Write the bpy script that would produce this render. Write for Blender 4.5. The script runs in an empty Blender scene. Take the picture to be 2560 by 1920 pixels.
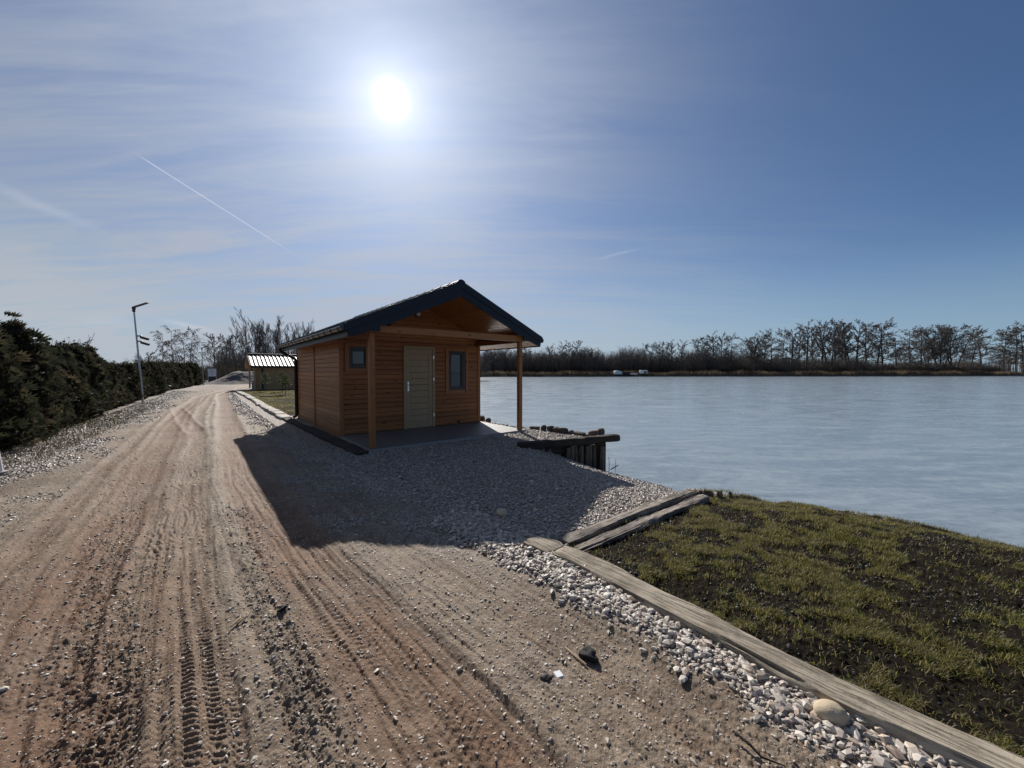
import bpy, math, random
import numpy as np
from mathutils import Vector, Matrix
scene = bpy.context.scene
col = scene.collection
R = math.radians
# ------------------------------------------------------------------ camera
cam_d = bpy.data.cameras.new('camera'); cam = bpy.data.objects.new('camera', cam_d); col.objects.link(cam)
cam_d.sensor_fit = 'HORIZONTAL'; cam_d.sensor_width = 36.0; cam_d.lens = 36.0*385/1024
cam_d.clip_start = .05; cam_d.clip_end = 3000
cam.location = (0, 0, 1.5); cam.rotation_euler = (R(90)-.0337, 0, 0)
scene.camera = cam
# ------------------------------------------------------------------ light
SUN_EL, SUN_AZ = R(33.3), R(-17.05)
S = Vector((math.cos(SUN_EL)*math.sin(SUN_AZ), math.cos(SUN_EL)*math.cos(SUN_AZ), math.sin(SUN_EL)))
ld = bpy.data.lights.new('sun', 'SUN'); ld.energy = 5.0; ld.angle = R(.53); ld.color = (1, .955, .88)
sun = bpy.data.objects.new('sun', ld); col.objects.link(sun); sun.rotation_euler = S.to_track_quat('Z', 'Y').to_euler()
sun.location = (0, 0, 30)
scene.view_settings.view_transform = 'Standard'; scene.view_settings.look = 'None'
scene.view_settings.gamma = 1; scene.view_settings.exposure = 0.34
scene.cycles.max_bounces = 6; scene.cycles.diffuse_bounces = 3; scene.cycles.glossy_bounces = 3
scene.cycles.transparent_max_bounces = 6; scene.cycles.sample_clamp_indirect = 4

class NT:
    """small helper round a node tree"""
    def __init__(s, nt): s.nt = nt; s.n = nt.nodes; s.l = nt.links
    def node(s, t, **kw):
        n = s.n.new(t)
        for k, v in kw.items():
            if k.startswith('i_'): n.inputs[k[2:].replace('_', ' ')].default_value = v
            else: setattr(n, k, v)
        return n
    def inp(s, sock, v):
        if hasattr(v, 'is_output'): s.l.new(v, sock)
        elif v is not None:
            if isinstance(v, (tuple, list)) and sock.type == 'RGBA' and len(v) == 3: v = (*v, 1)
            sock.default_value = v
    def math(s, op, a, b=None, c=None, clamp=False):
        n = s.n.new('ShaderNodeMath'); n.operation = op; n.use_clamp = clamp
        s.inp(n.inputs[0], a); s.inp(n.inputs[1], b) if b is not None else 0; s.inp(n.inputs[2], c) if c is not None else 0
        return n.outputs[0]
    def vmath(s, op, a, b=None):
        n = s.n.new('ShaderNodeVectorMath'); n.operation = op
        s.inp(n.inputs[0], a); s.inp(n.inputs[1], b) if b is not None else 0
        return n.outputs['Value'] if op in ('DOT_PRODUCT', 'LENGTH') else n.outputs[0]
    def mix(s, f, a, b, mode='MIX'):
        n = s.n.new('ShaderNodeMix'); n.data_type = 'RGBA'; n.blend_type = mode; n.clamp_factor = True
        s.inp(n.inputs[0], f); s.inp(n.inputs[6], a); s.inp(n.inputs[7], b); return n.outputs[2]
    def ss(s, x, a, b, lo=0., hi=1.):
        n = s.n.new('ShaderNodeMapRange'); n.interpolation_type = 'SMOOTHSTEP'
        s.inp(n.inputs[0], x)
        for i, v in enumerate((a, b, lo, hi)): n.inputs[i+1].default_value = v
        return n.outputs[0]
    def noise(s, vec, scale, detail=4, rough=.55, dist=0., col=False):
        n = s.n.new('ShaderNodeTexNoise'); n.inputs['Scale'].default_value = scale; n.inputs['Detail'].default_value = detail
        n.inputs['Roughness'].default_value = rough; n.inputs['Distortion'].default_value = dist
        if vec is not None: s.l.new(vec, n.inputs['Vector'])
        return n.outputs['Color'] if col else n.outputs['Fac']
    def mapping(s, vec, scale=(1, 1, 1), rot=(0, 0, 0), loc=(0, 0, 0)):
        n = s.n.new('ShaderNodeMapping'); s.l.new(vec, n.inputs['Vector'])
        n.inputs['Scale'].default_value = scale; n.inputs['Rotation'].default_value = rot; n.inputs['Location'].default_value = loc
        return n.outputs[0]

# ------------------------------------------------------------------ sky
w = bpy.data.worlds.new('World'); scene.world = w; w.use_nodes = True
t = NT(w.node_tree); t.n.clear()
out = t.node('ShaderNodeOutputWorld')
sky = t.node('ShaderNodeTexSky', sky_type='NISHITA'); sky.sun_disc = False
sky.sun_elevation = SUN_EL; sky.sun_rotation = SUN_AZ; sky.altitude = 150; sky.air_density = 1.0; sky.dust_density = .25; sky.ozone_density = 2.5
D = t.node('ShaderNodeTexCoord').outputs['Generated']
sep = t.node('ShaderNodeSeparateXYZ'); t.l.new(D, sep.inputs[0])
X, Y, Z = sep.outputs
sund = t.vmath('DOT_PRODUCT', D, tuple(S))
ang = t.math('ARCCOSINE', t.math('MINIMUM', sund, .999999))            # radians away from the sun
# clear-air colour, cooled and deepened as a phone records it
base = t.mix(1., sky.outputs[0], (.50, .62, .775), 'MULTIPLY')
base = t.mix(1., base, (.070, .070, .070), 'MULTIPLY')
low = t.ss(Z, .0, .26, 1., 0.)
base = t.mix(t.math('MULTIPLY', low, .72), base, (.225, .325, .43))
# thin cirrus veil, thicker towards the sun's side of the sky
zz = t.math('ADD', t.math('MAXIMUM', Z, 0.), .12)
px = t.math('DIVIDE', X, zz); py = t.math('DIVIDE', Y, zz)
cmb = t.node('ShaderNodeCombineXYZ'); t.l.new(px, cmb.inputs[0]); t.l.new(py, cmb.inputs[1])
P = cmb.outputs[0]
n1 = t.noise(t.mapping(P, (.45, 1.7, 1), (0, 0, R(-24))), 1.3, 7, .62, .9)
n2 = t.noise(t.mapping(P, (.5, 3.2, 1), (0, 0, R(14)), (3, 1, 0)), 1.6, 5, .6, .9)
az = t.math('ARCTAN2', X, Y)
side = t.ss(t.math('ADD', az, t.math('MULTIPLY', t.math('SUBTRACT', n1, .5), .5)), -.42, .98, 1., 0.)
veil = t.math('ADD', t.math('MULTIPLY', t.ss(n1, .32, .68), .62), t.math('MULTIPLY', t.ss(n2, .38, .72), .34))
veil = t.math('MULTIPLY', t.math('ADD', veil, t.ss(Z, .0, .5, .62, .22)), side)
glow = t.math('ADD', t.math('MULTIPLY', t.math('EXPONENT', t.math('MULTIPLY', ang, -2.6)), 1.), .10)
vfar = t.mix(t.ss(Z, .05, .55), (.355, .395, .430), (.165, .196, .262))
vcol = t.mix(t.ss(ang, .15, .95), (.285, .325, .415), vfar)
base = t.mix(t.math('MULTIPLY', veil, .93), base, vcol)
# aureole of the sun shining through the veil
def addc(a, fac, colr):
    return t.mix(1., a, t.mix(1., colr, t.gray(fac), 'MULTIPLY'), 'ADD')
def gray(f):
    c = t.node('ShaderNodeCombineColor')
    for i in range(3): t.l.new(f, c.inputs[i])
    return c.outputs[0]
t.gray = gray
g1 = t.math('MULTIPLY', t.math('EXPONENT', t.math('MULTIPLY', ang, -3.9)), .33)
g2 = t.math('MULTIPLY', t.math('EXPONENT', t.math('MULTIPLY', ang, -13.)), .38)
g3 = t.math('MULTIPLY', t.math('EXPONENT', t.math('MULTIPLY', t.math('POWER', t.math('DIVIDE', ang, .0165), 2.), -1.)), 9.)
base = addc(base, g1, (.86, .93, 1.06)); base = addc(base, g2, (.98, .98, 1.)); base = addc(base, g3, (1, .93, .80))
# contrails: great-circle bands
def pxdir(x, y):   # direction towards a point of the sky given as seen from the camera
    cx = (x-512)/385; cy = (384-y)/385; p = .0337
    return Vector((cx, math.cos(p)+cy*math.sin(p), cy*math.cos(p)-math.sin(p))).normalized()
def trail(bs, a, b, wid, amt, colr, soft=0.):
    A = pxdir(*a); B = pxdir(*b); n = A.cross(B).normalized(); m = (A+B).normalized(); h = A.angle(B)/2
    tang = n.cross(m)
    if tang.dot(A-B) > 0: tang = -tang                                  # from a towards b
    d = t.math('ABSOLUTE', t.math('ADD', t.vmath('DOT_PRODUCT', D, tuple(n)), t.math('MULTIPLY', t.math('SUBTRACT', t.noise(D, 9, 3), .5), soft)))
    u = t.vmath('DOT_PRODUCT', D, tuple(tang))
    k = t.ss(u, -math.sin(h)*1.0, -math.sin(h)*(.85 if soft == 0 else .1)); k2 = t.ss(u, math.sin(h)*.2, math.sin(h), 1, 0)
    f = t.math('MULTIPLY', t.math('MULTIPLY', k, k2), t.ss(d, 0., wid, 1., 0.))
    fr = t.ss(t.vmath('DOT_PRODUCT', D, tuple(m)), 0, .3)
    f = t.math('MULTIPLY', t.math('MULTIPLY', f, fr), t.math('ADD', t.math('MULTIPLY', t.noise(D, 26, 4), .7), .55))
    return t.mix(t.math('MULTIPLY', f, amt), bs, colr)
base = trail(base, (133, 152), (310, 264), .0015, .62, (.58, .62, .68))
base = trail(base, (-60, 165), (120, 238), .013, .30, (.42, .46, .54), .015)
base = trail(base, (150, 318), (225, 334), .008, .5, (.46, .50, .55), .01)
base = trail(base, (60, 318), (140, 322), .016, .3, (.43, .47, .52), .02)
base = trail(base, (586, 262), (645, 248), .006, .55, (.30, .36, .48), .02)
bg = t.node('ShaderNodeBackground'); t.l.new(base, bg.inputs[0]); bg.inputs[1].default_value = 1.0
t.l.new(bg.outputs[0], out.inputs[0])

# ------------------------------------------------------------------ helpers
def tag(o, label=None, cat=None, group=None, kind=None):
    if label: o['label'] = label
    if cat: o['category'] = cat
    if group: o['group'] = group
    if kind: o['kind'] = kind
    return o
def empty(name, loc=(0, 0, 0), rz=0., label=None, cat=None, group=None):
    o = bpy.data.objects.new(name, None); col.objects.link(o); o.location = loc; o.rotation_euler = (0, 0, rz); o.empty_display_size = .2
    return tag(o, label, cat, group)
def npmesh(name, V, F, mat, parent=None, smooth=False, attrs=None, kind=None):
    """V (n,3), F (m,k) array or a list of arrays of constant width"""
    me = bpy.data.meshes.new(name)
    Fs = F if isinstance(F, list) else [F]
    Fs = [np.asarray(f, dtype=np.int32) for f in Fs if len(f)]
    V = np.asarray(V, dtype=np.float32)
    me.vertices.add(len(V)); me.vertices.foreach_set('co', V.ravel())
    nl = sum(f.size for f in Fs); me.loops.add(nl); me.loops.foreach_set('vertex_index', np.concatenate([f.ravel() for f in Fs]))
    npoly = sum(len(f) for f in Fs); me.polygons.add(npoly)
    tot = np.concatenate([np.full(len(f), f.shape[1], np.int32) for f in Fs]); st = np.concatenate([[0], np.cumsum(tot)[:-1]]).astype(np.int32)
    me.polygons.foreach_set('loop_start', st); me.polygons.foreach_set('loop_total', tot)
    me.polygons.foreach_set('use_smooth', np.full(npoly, bool(smooth)))
    me.update(calc_edges=True)
    for k, a in (attrs or {}).items():
        at = me.attributes.new(k, 'FLOAT_COLOR', 'POINT'); at.data.foreach_set('color', np.asarray(a, dtype=np.float32).ravel())
    me.materials.append(mat)
    o = bpy.data.objects.new(name, me); col.objects.link(o); o.parent = parent
    if kind: o['kind'] = kind
    return o
class MB:
    """collects simple solids and links them as one mesh"""
    def __init__(s): s.v = []; s.f = []
    def add(s, vs, fs):
        b = len(s.v); s.v += [tuple(v) for v in vs]; s.f += [tuple(b+i for i in f) for f in fs]; return s
    def box(s, x0, x1, y0, y1, z0, z1, M=None):
        vs = [(x, y, z) for z in (z0, z1) for y in (y0, y1) for x in (x0, x1)]
        if M is not None: vs = [M @ Vector(v) for v in vs]
        return s.add(vs, [(0, 2, 3, 1), (4, 5, 7, 6), (0, 1, 5, 4), (2, 6, 7, 3), (0, 4, 6, 2), (1, 3, 7, 5)])
    def tube(s, pts, rad, n=10, caps=True):
        pts = [Vector(p) for p in pts]; rad = rad if isinstance(rad, (list, tuple)) else [rad]*len(pts)
        b = len(s.v); prev = None
        for i, p in enumerate(pts):
            d = (pts[min(i+1, len(pts)-1)]-pts[max(i-1, 0)]).normalized()
            a = prev if prev is not None else (Vector((0, 0, 1)) if abs(d.z) < .9 else Vector((1, 0, 0)))
            a = (a-d*a.dot(d)).normalized(); prev = a; c = d.cross(a)
            for k in range(n):
                q = 2*math.pi*k/n; s.v.append(tuple(p+(a*math.cos(q)+c*math.sin(q))*rad[i]))
        for i in range(len(pts)-1):
            for k in range(n):
                s.f.append((b+i*n+k, b+i*n+(k+1) % n, b+(i+1)*n+(k+1) % n, b+(i+1)*n+k))
        if caps:
            s.f.append(tuple(b+k for k in range(n))[::-1]); s.f.append(tuple(b+(len(pts)-1)*n+k for k in range(n)))
        return s
    def prism(s, poly, y0, y1):
        """polygon in x,z extruded along y"""
        n = len(poly); vs = [(x, y0, z) for x, z in poly]+[(x, y1, z) for x, z in poly]
        return s.add(vs, [tuple(range(n)), tuple(range(2*n-1, n-1, -1))]+[(i, i+n, (i+1) % n+n, (i+1) % n) for i in range(n)])
    def build(s, name, mat, parent=None, smooth=False, bevel=0., label=None):
        me = bpy.data.meshes.new(name); me.from_pydata(s.v, [], s.f); me.polygons.foreach_set('use_smooth', np.zeros(len(s.f), bool))
        import bmesh
        bm = bmesh.new(); bm.from_mesh(me); bmesh.ops.recalc_face_normals(bm, faces=bm.faces)
        if bevel: bmesh.ops.bevel(bm, geom=[e for e in bm.edges if e.calc_face_angle(0) > .6], offset=bevel, segments=1, affect='EDGES', clamp_overlap=True)
        bm.to_mesh(me); bm.free()
        if smooth:
            me.polygons.foreach_set('use_smooth', np.ones(len(me.polygons), bool))
            if hasattr(me, 'set_sharp_from_angle'): me.set_sharp_from_angle(angle=R(40))
        me.materials.append(mat)
        o = bpy.data.objects.new(name, me); col.objects.link(o); o.parent = parent
        if label: o['label'] = label
        return o
def copy_thing(root, loc, rz, scale=(1, 1, 1), label=None, group=None):
    r = root.copy(); col.objects.link(r); r.location = loc; r.rotation_euler = (0, 0, rz); r.scale = scale
    if label: r['label'] = label
    if group: r['group'] = group
    for ch in root.children:
        c = ch.copy(); col.objects.link(c); c.parent = r
        for g in ch.children:
            d = g.copy(); col.objects.link(d); d.parent = c
    return r
# --- noise in numpy
def _h(ix, iy, seed):
    n = (ix.astype(np.int64)*374761393+iy.astype(np.int64)*668265263+seed*1274126177) & 0xffffffff
    n = ((n ^ (n >> 13))*1274126177) & 0xffffffff
    n = ((n ^ (n >> 16))*2246822519) & 0xffffffff
    return ((n ^ (n >> 15)) & 0xffffff).astype(np.float64)/0xffffff
def vnoise(x, y, seed=0):
    ix = np.floor(x); iy = np.floor(y); fx = x-ix; fy = y-iy; fx = fx*fx*(3-2*fx); fy = fy*fy*(3-2*fy)
    a = _h(ix, iy, seed); b = _h(ix+1, iy, seed); c = _h(ix, iy+1, seed); d = _h(ix+1, iy+1, seed)
    return (a*(1-fx)+b*fx)*(1-fy)+(c*(1-fx)+d*fx)*fy-.5
def fbm(x, y, seed=0, o=3, g=.5):
    r = 0; a = 1; s = 0
    for i in range(o):
        r = r+a*vnoise(x*2**i*1.03+i*17.3, y*2**i*1.03-i*9.1, seed+i*7); s += a; a *= g
    return r/s*2
def cells(x, y, seed=0):
    """distance to the nearest jittered cell point and that cell's random value"""
    ix = np.floor(x); iy = np.floor(y); best = np.full(x.shape, 9.); val = np.zeros(x.shape)
    for dx in (-1, 0, 1):
        for dy in (-1, 0, 1):
            jx = ix+dx; jy = iy+dy
            d = (jx+_h(jx, jy, seed)-x)**2+(jy+_h(jx, jy, seed+5)-y)**2
            m = d < best; best = np.where(m, d, best); val = np.where(m, _h(jx, jy, seed+9), val)
    return np.sqrt(best), val
def sm(x, a, b):
    q = np.clip((x-a)/(b-a), 0, 1); return q*q*(3-2*q)
def polydist(x, y, pts):
    """distance to a polyline, signed side offset and length along it"""
    best = np.full(x.shape, 1e9); along = np.zeros(x.shape); sgn = np.zeros(x.shape); acc = 0.
    for (ax, ay), (bx, by) in zip(pts[:-1], pts[1:]):
        L = math.hypot(bx-ax, by-ay); ux, uy = (bx-ax)/L, (by-ay)/L
        q = np.clip((x-ax)*ux+(y-ay)*uy, 0, L); dx = x-ax-q*ux; dy = y-ay-q*uy; d = np.hypot(dx, dy)
        m = d < best; best = np.where(m, d, best); along = np.where(m, acc+q, along); sgn = np.where(m, dx*uy-dy*ux, sgn); acc += L
    return best, sgn, along
def inside(x, y, poly):
    r = np.zeros(x.shape, bool); n = len(poly)
    for i in range(n):
        x1, y1 = poly[i]; x2, y2 = poly[(i+1) % n]
        c = ((y1 > y) != (y2 > y)) & (x < (x2-x1)*(y-y1)/((y2-y1) if y2 != y1 else 1e-9)+x1); r ^= c
    return r
# ------------------------------------------------------------------ materials
def newmat(name):
    m = bpy.data.materials.new(name); m.use_nodes = True; q = NT(m.node_tree); q.n.clear()
    o = q.node('ShaderNodeOutputMaterial'); b = q.node('ShaderNodeBsdfPrincipled'); q.l.new(b.outputs[0], o.inputs[0])
    q.b = b; q.out = o; q.tc = q.node('ShaderNodeTexCoord'); q.ob = q.tc.outputs['Object']
    return m, q
def setp(q, color=None, rough=None, spec=None, metal=None, bump=None, bstr=.5, bdist=.01):
    if color is not None: q.inp(q.b.inputs['Base Color'], color)
    if rough is not None: q.inp(q.b.inputs['Roughness'], rough)
    if spec is not None: q.inp(q.b.inputs['Specular IOR Level'], spec)
    if metal is not None: q.inp(q.b.inputs['Metallic'], metal)
    if bump is not None:
        bp = q.node('ShaderNodeBump'); bp.inputs['Strength'].default_value = bstr; bp.inputs['Distance'].default_value = bdist
        q.l.new(bump, bp.inputs['Height']); q.l.new(bp.outputs[0], q.b.inputs['Normal'])
def wood(name, c0, c1, axis=0, pitch=.113, knots=True, rough=.5, zaxis=2, spec=.35, varr=.5):
    """stained softwood: grain along `axis`, boards told apart along `zaxis`"""
    m, q = newmat(name); sc = [22., 22., 22.]; sc[axis] = 1.1
    sp = q.node('ShaderNodeSeparateXYZ'); q.l.new(q.ob, sp.inputs[0])
    bd = q.math('FLOOR', q.math('DIVIDE', q.math('ADD', sp.outputs[zaxis], .002), pitch))
    wn = q.node('ShaderNodeTexWhiteNoise', noise_dimensions='1D'); q.l.new(bd, wn.inputs['W'])
    off = q.node('ShaderNodeCombineXYZ'); q.l.new(q.math('MULTIPLY', wn.outputs['Value'], 40.), off.inputs[axis])
    vec = q.vmath('ADD', q.ob, off.outputs[0])
    g = q.noise(q.mapping(vec, tuple(sc)), 1.6, 6, .65, 1.3)
    g2 = q.noise(q.mapping(vec, tuple(v*.12 for v in sc)), 1., 3, .5)
    f = q.math('ADD', q.math('MULTIPLY', q.ss(g, .3, .75), .65), q.math('MULTIPLY', g2, .35))
    c = q.mix(f, c0, c1)
    c = q.mix(q.math('MULTIPLY', wn.outputs['Value'], varr), c, tuple(v*.62 for v in c1))
    if knots:
        ks = [8., 8., 8.]; ks[axis] = 3.4
        vo = q.node('ShaderNodeTexVoronoi'); vo.inputs['Scale'].default_value = 1.; q.l.new(q.mapping(vec, tuple(ks)), vo.inputs['Vector'])
        kn = q.math('MULTIPLY', q.ss(vo.outputs['Distance'], .08, .24, 1., 0.), q.ss(q.noise(vec, 3.1, 1), .42, .5))
        c = q.mix(q.math('MULTIPLY', kn, .85), c, tuple(v*.22 for v in c1))
    setp(q, c, q.math('ADD', q.math('MULTIPLY', g, .25), rough-.1), spec, bump=g, bstr=.35, bdist=.002)
    return m
M = {}
O1, O2 = (.44, .168, .050), (.225, .076, .022)
M['clad_x'] = wood('stained_cladding', O1, O2, 0)
M['clad_y'] = wood('stained_side_cladding', (.52, .26, .11), (.32, .14, .055), 1)
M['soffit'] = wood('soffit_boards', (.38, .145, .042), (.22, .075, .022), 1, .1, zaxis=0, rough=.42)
M['eave'] = wood('eave_boards_lightened', (.56, .30, .14), (.38, .19, .08), 0, .1, zaxis=1, rough=.42)  # light bounced up off the ice is put into this paler colour
M['post'] = wood('stained_post', (.44, .19, .064), (.27, .10, .033), 2, 5., knots=True)
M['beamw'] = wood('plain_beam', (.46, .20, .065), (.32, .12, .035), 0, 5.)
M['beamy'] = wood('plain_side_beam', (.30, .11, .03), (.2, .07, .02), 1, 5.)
M['door'] = wood('pale_door_wood', (.42, .30, .175), (.30, .21, .12), 2, 5., knots=False, varr=0)
def plain(name, c, rough=.5, metal=0., spec=.5, vary=.25, scale=6., bump=0.):
    m, q = newmat(name); n = q.noise(q.ob, scale, 4)
    cc = q.mix(n, tuple(v*(1-vary) for v in c), tuple(min(1, v*(1+vary)) for v in c))
    if bump: setp(q, cc, rough, spec, metal, q.noise(q.ob, scale*8, 4), bump, .004)
    else: setp(q, cc, rough, spec, metal)
    return m
M['anth'] = plain('anthracite_sheet', (.011, .016, .026), .5, vary=.12, spec=.3)
M['tile'] = plain('anthracite_tile_sheet', (.022, .026, .034), .24, vary=.15, spec=.55)
M['tile2'] = plain('glinting_tile_sheet', (.035, .038, .045), .50, vary=.15, spec=.28)
M['gutter'] = plain('anthracite_gutter', (.03, .033, .04), .3, vary=.1)
M['frame'] = plain('brown_frame', (.035, .022, .022), .4, vary=.1)
M['seal'] = plain('black_seal', (.01, .01, .012), .6)
M['steel'] = plain('brushed_steel', (.6, .6, .6), .3, 1.)
M['darkin'] = plain('dark_interior', (.03, .025, .02), .9)
M['curtain'] = plain('pale_curtain', (.5, .5, .5), .9)
M['lampglass'] = plain('opal_glass', (.6, .6, .58), .25)
M['galv'] = plain('galvanised_pole', (.42, .43, .46), .38, .6, vary=.1)
M['whitepole'] = plain('white_painted_pole', (.7, .7, .72), .4, vary=.08)
M['darkmetal'] = plain('dark_metal', (.03, .03, .035), .45, vary=.1)
M['porch'] = plain('porch_tiles', (.16, .15, .14), .55, vary=.2, scale=14, bump=.3)
M['concrete'] = plain('concrete', (.30, .29, .27), .85, vary=.2, scale=10, bump=.5)
M['kerb'] = plain('pale_kerb', (.36, .33, .28), .85, vary=.3, scale=7, bump=.7)
M['white'] = plain('white_panel', (.75, .75, .75), .5, vary=.05)
M['tarp'] = plain('grey_tarpaulin', (.48, .58, .63), .5, vary=.1)
M['bark'] = plain('grey_bark', (.105, .095, .088), .9, vary=.35, scale=2.)
M['twig'] = plain('brown_twigs', (.125, .105, .092), .9, vary=.35, scale=1.5)
M['birch'] = plain('birch_twigs', (.11, .08, .07), .9, vary=.35, scale=1.5)
M['birchbark'] = plain('birch_bark', (.38, .36, .34), .9, vary=.6, scale=3.)
M['scrub'] = plain('dead_scrub', (.075, .055, .042), .9, vary=.4, scale=.4)
M['block'] = plain('dark_block', (.06, .05, .045), .9, vary=.3, scale=12, bump=.6)
m, q = newmat('window_glass'); setp(q, (.012, .02, .03), .02, .5); q.b.inputs['IOR'].default_value = 1.65; M['glass'] = m
# old grey timber
def timber(name, a, b, dark, axis=0):
    m, q = newmat(name); sc = [30., 30., 30.]; sc[axis] = 1.3
    g = q.noise(q.mapping(q.ob, tuple(sc)), 1.5, 7, .7, 1.1); g2 = q.noise(q.ob, 7., 5, .6); g3 = q.noise(q.mapping(q.ob, tuple(v*2.2 for v in sc)), 1.5, 5, .7, .6)
    c = q.mix(q.ss(g2, .3, .7), a, b); c = q.mix(q.ss(g, .48, .66), c, dark)
    c = q.mix(q.math('MULTIPLY', q.ss(g3, .52, .7), .6), c, dark)
    g4 = q.noise(q.ob, 2.3, 5, .7); c = q.mix(q.math('MULTIPLY', q.ss(g4, .50, .68), .55), c, tuple(v*.45 for v in b))
    c = q.mix(q.math('MULTIPLY', q.ss(q.noise(q.ob, 55., 3, .7), .58, .7), .5), c, dark)
    h = q.math('SUBTRACT', q.math('MULTIPLY', g2, .4), q.math('MULTIPLY', q.ss(g, .45, .7), .8))
    setp(q, c, .85, .25, bump=h, bstr=.8, bdist=.008); return m
M['oldwood'] = timber('weathered_timber', (.40, .345, .27), (.27, .225, .17), (.09, .07, .055))
M['oldwood2'] = timber('cracked_timber', (.30, .26, .22), (.20, .165, .135), (.035, .028, .024))
M['darkwood'] = timber('dark_timber', (.06, .05, .042), (.045, .038, .03), (.02, .017, .015))  # same timber pattern in near-black browns
M['pile'] = timber('pile_timber', (.19, .16, .13), (.11, .095, .078), (.04, .034, .028), 2)
# ground: mud, red clay and crushed stone, told apart by the 'zone' attribute (R clay, G crushed stone, B humus)
m, q = newmat('gravel_and_mud'); at = q.node('ShaderNodeAttribute', attribute_name='zone')
sp = q.node('ShaderNodeSeparateColor'); q.l.new(at.outputs['Color'], sp.inputs[0]); r_, g_, b_ = sp.outputs
geo = q.node('ShaderNodeNewGeometry'); pos = geo.outputs['Position']
nA = q.noise(pos, 1.3, 6, .6); nB = q.noise(pos, 11., 6, .65); nC = q.noise(pos, 75., 4, .7); nD = q.noise(pos, 260., 3, .7)
mud = q.mix(q.ss(nB, .3, .7), (.150, .106, .071), (.290, .226, .164))
mud = q.mix(q.ss(nA, .35, .7), mud, (.125, .087, .060))
clay = q.mix(q.ss(nB, .3, .7), (.115, .062, .036), (.190, .108, .064))
c = q.mix(r_, mud, clay)
vor = q.node('ShaderNodeTexVoronoi'); vor.inputs['Scale'].default_value = 34.; q.l.new(pos, vor.inputs['Vector'])
vs = q.node('ShaderNodeSeparateColor'); q.l.new(vor.outputs['Color'], vs.inputs[0])
st = q.mix(vs.outputs[0], (.20, .175, .15), (.44, .40, .355)); st = q.mix(q.ss(vs.outputs[1], .6, 1.), st, (.42, .30, .24))
st = q.mix(q.ss(vor.outputs['Distance'], .45, .75), st, (.12, .10, .09))
c = q.mix(q.math('MULTIPLY', g_, q.ss(q.math('ADD', nC, q.math('MULTIPLY', g_, .5)), .45, .75)), c, st)
chips = q.math('MULTIPLY', q.ss(nD, .60, .68), q.ss(nC, .45, .6))
c = q.mix(q.math('MULTIPLY', chips, .5), c, (.55, .50, .45))
c = q.mix(q.math('MULTIPLY', q.ss(nC, .52, .72), .35), c, (.11, .08, .06))
soil = q.mix(nC, (.006, .005, .004), (.022, .017, .012)); c = q.mix(b_, c, soil)
hh = q.math('ADD', q.math('MULTIPLY', nC, .7), q.math('MULTIPLY', nD, .35))
hh = q.math('SUBTRACT', hh, q.math('MULTIPLY', q.math('MULTIPLY', g_, vor.outputs['Distance']), 1.6))
setp(q, c, q.math('ADD', .74, q.math('MULTIPLY', b_, .2)), q.math('SUBTRACT', .20, q.math('MULTIPLY', b_, .15)), bump=hh, bstr=1., bdist=.008); M['ground'] = m
# crushed stone, per-stone colour from attribute
def attrmat(name, attr='tint', rough=.85, trans=0., spec=.3, noise=60., amt=.3):
    m, q = newmat(name); at = q.node('ShaderNodeAttribute', attribute_name=attr)
    n = q.noise(q.node('ShaderNodeNewGeometry').outputs['Position'], noise, 3)
    c = q.mix(q.math('MULTIPLY', n, amt), at.outputs['Color'], (.05, .045, .04))
    setp(q, c, rough, spec)
    if trans:
        tr = q.node('ShaderNodeBsdfTranslucent'); q.l.new(c, tr.inputs[0]); mx = q.node('ShaderNodeMixShader'); mx.inputs[0].default_value = trans
        q.l.new(q.b.outputs[0], mx.inputs[1]); q.l.new(tr.outputs[0], mx.inputs[2]); q.l.new(mx.outputs[0], q.out.inputs[0])
    return m
M['stone'] = attrmat('crushed_limestone', spec=.5, rough=.55)
M['blade'] = attrmat('grass_blades', trans=.6, rough=.5, spec=.4, noise=8, amt=.15)
M['leaf'] = attrmat('thuja_sprays', trans=.38, rough=.55, spec=.4, noise=3, amt=.3)
M['reed'] = attrmat('dry_reeds', trans=.3, rough=.8, noise=.5, amt=.3)
# ice
m, q = newmat('lake_ice'); pos = q.node('ShaderNodeNewGeometry').outputs['Position']
pm = q.mapping(pos, (.5, 1.6, 1), (0, 0, R(-12)))
a1 = q.noise(pm, .8, 8, .68, 1.2); a2 = q.noise(pos, 5., 6, .7, .4); a3 = q.noise(q.mapping(pos, (.05, .4, 1)), 1., 5, .6, .4)
cr = q.noise(q.mapping(pos, (.6, 2.6, 1), (0, 0, R(8))), 2.2, 6, .7, 1.5)
f = q.math('ADD', q.math('MULTIPLY', q.ss(a1, .36, .64), .68), q.math('MULTIPLY', q.ss(a2, .4, .66), .32))
c = q.mix(f, (.165, .20, .225), (.285, .325, .355)); c = q.mix(q.math('MULTIPLY', q.ss(cr, .54, .70), .5), c, (.085, .12, .155))
c = q.mix(q.math('MULTIPLY', q.ss(a3, .55, .8), .7), c, (.34, .39, .43))
ro = q.math('ADD', q.math('MULTIPLY', f, .13), .17)
hb = q.math('ADD', q.math('MULTIPLY', a2, .5), q.math('MULTIPLY', cr, .8))
setp(q, c, ro, .5, bump=hb, bstr=.10, bdist=.02); q.b.inputs['IOR'].default_value = 1.31; M['ice'] = m

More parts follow.
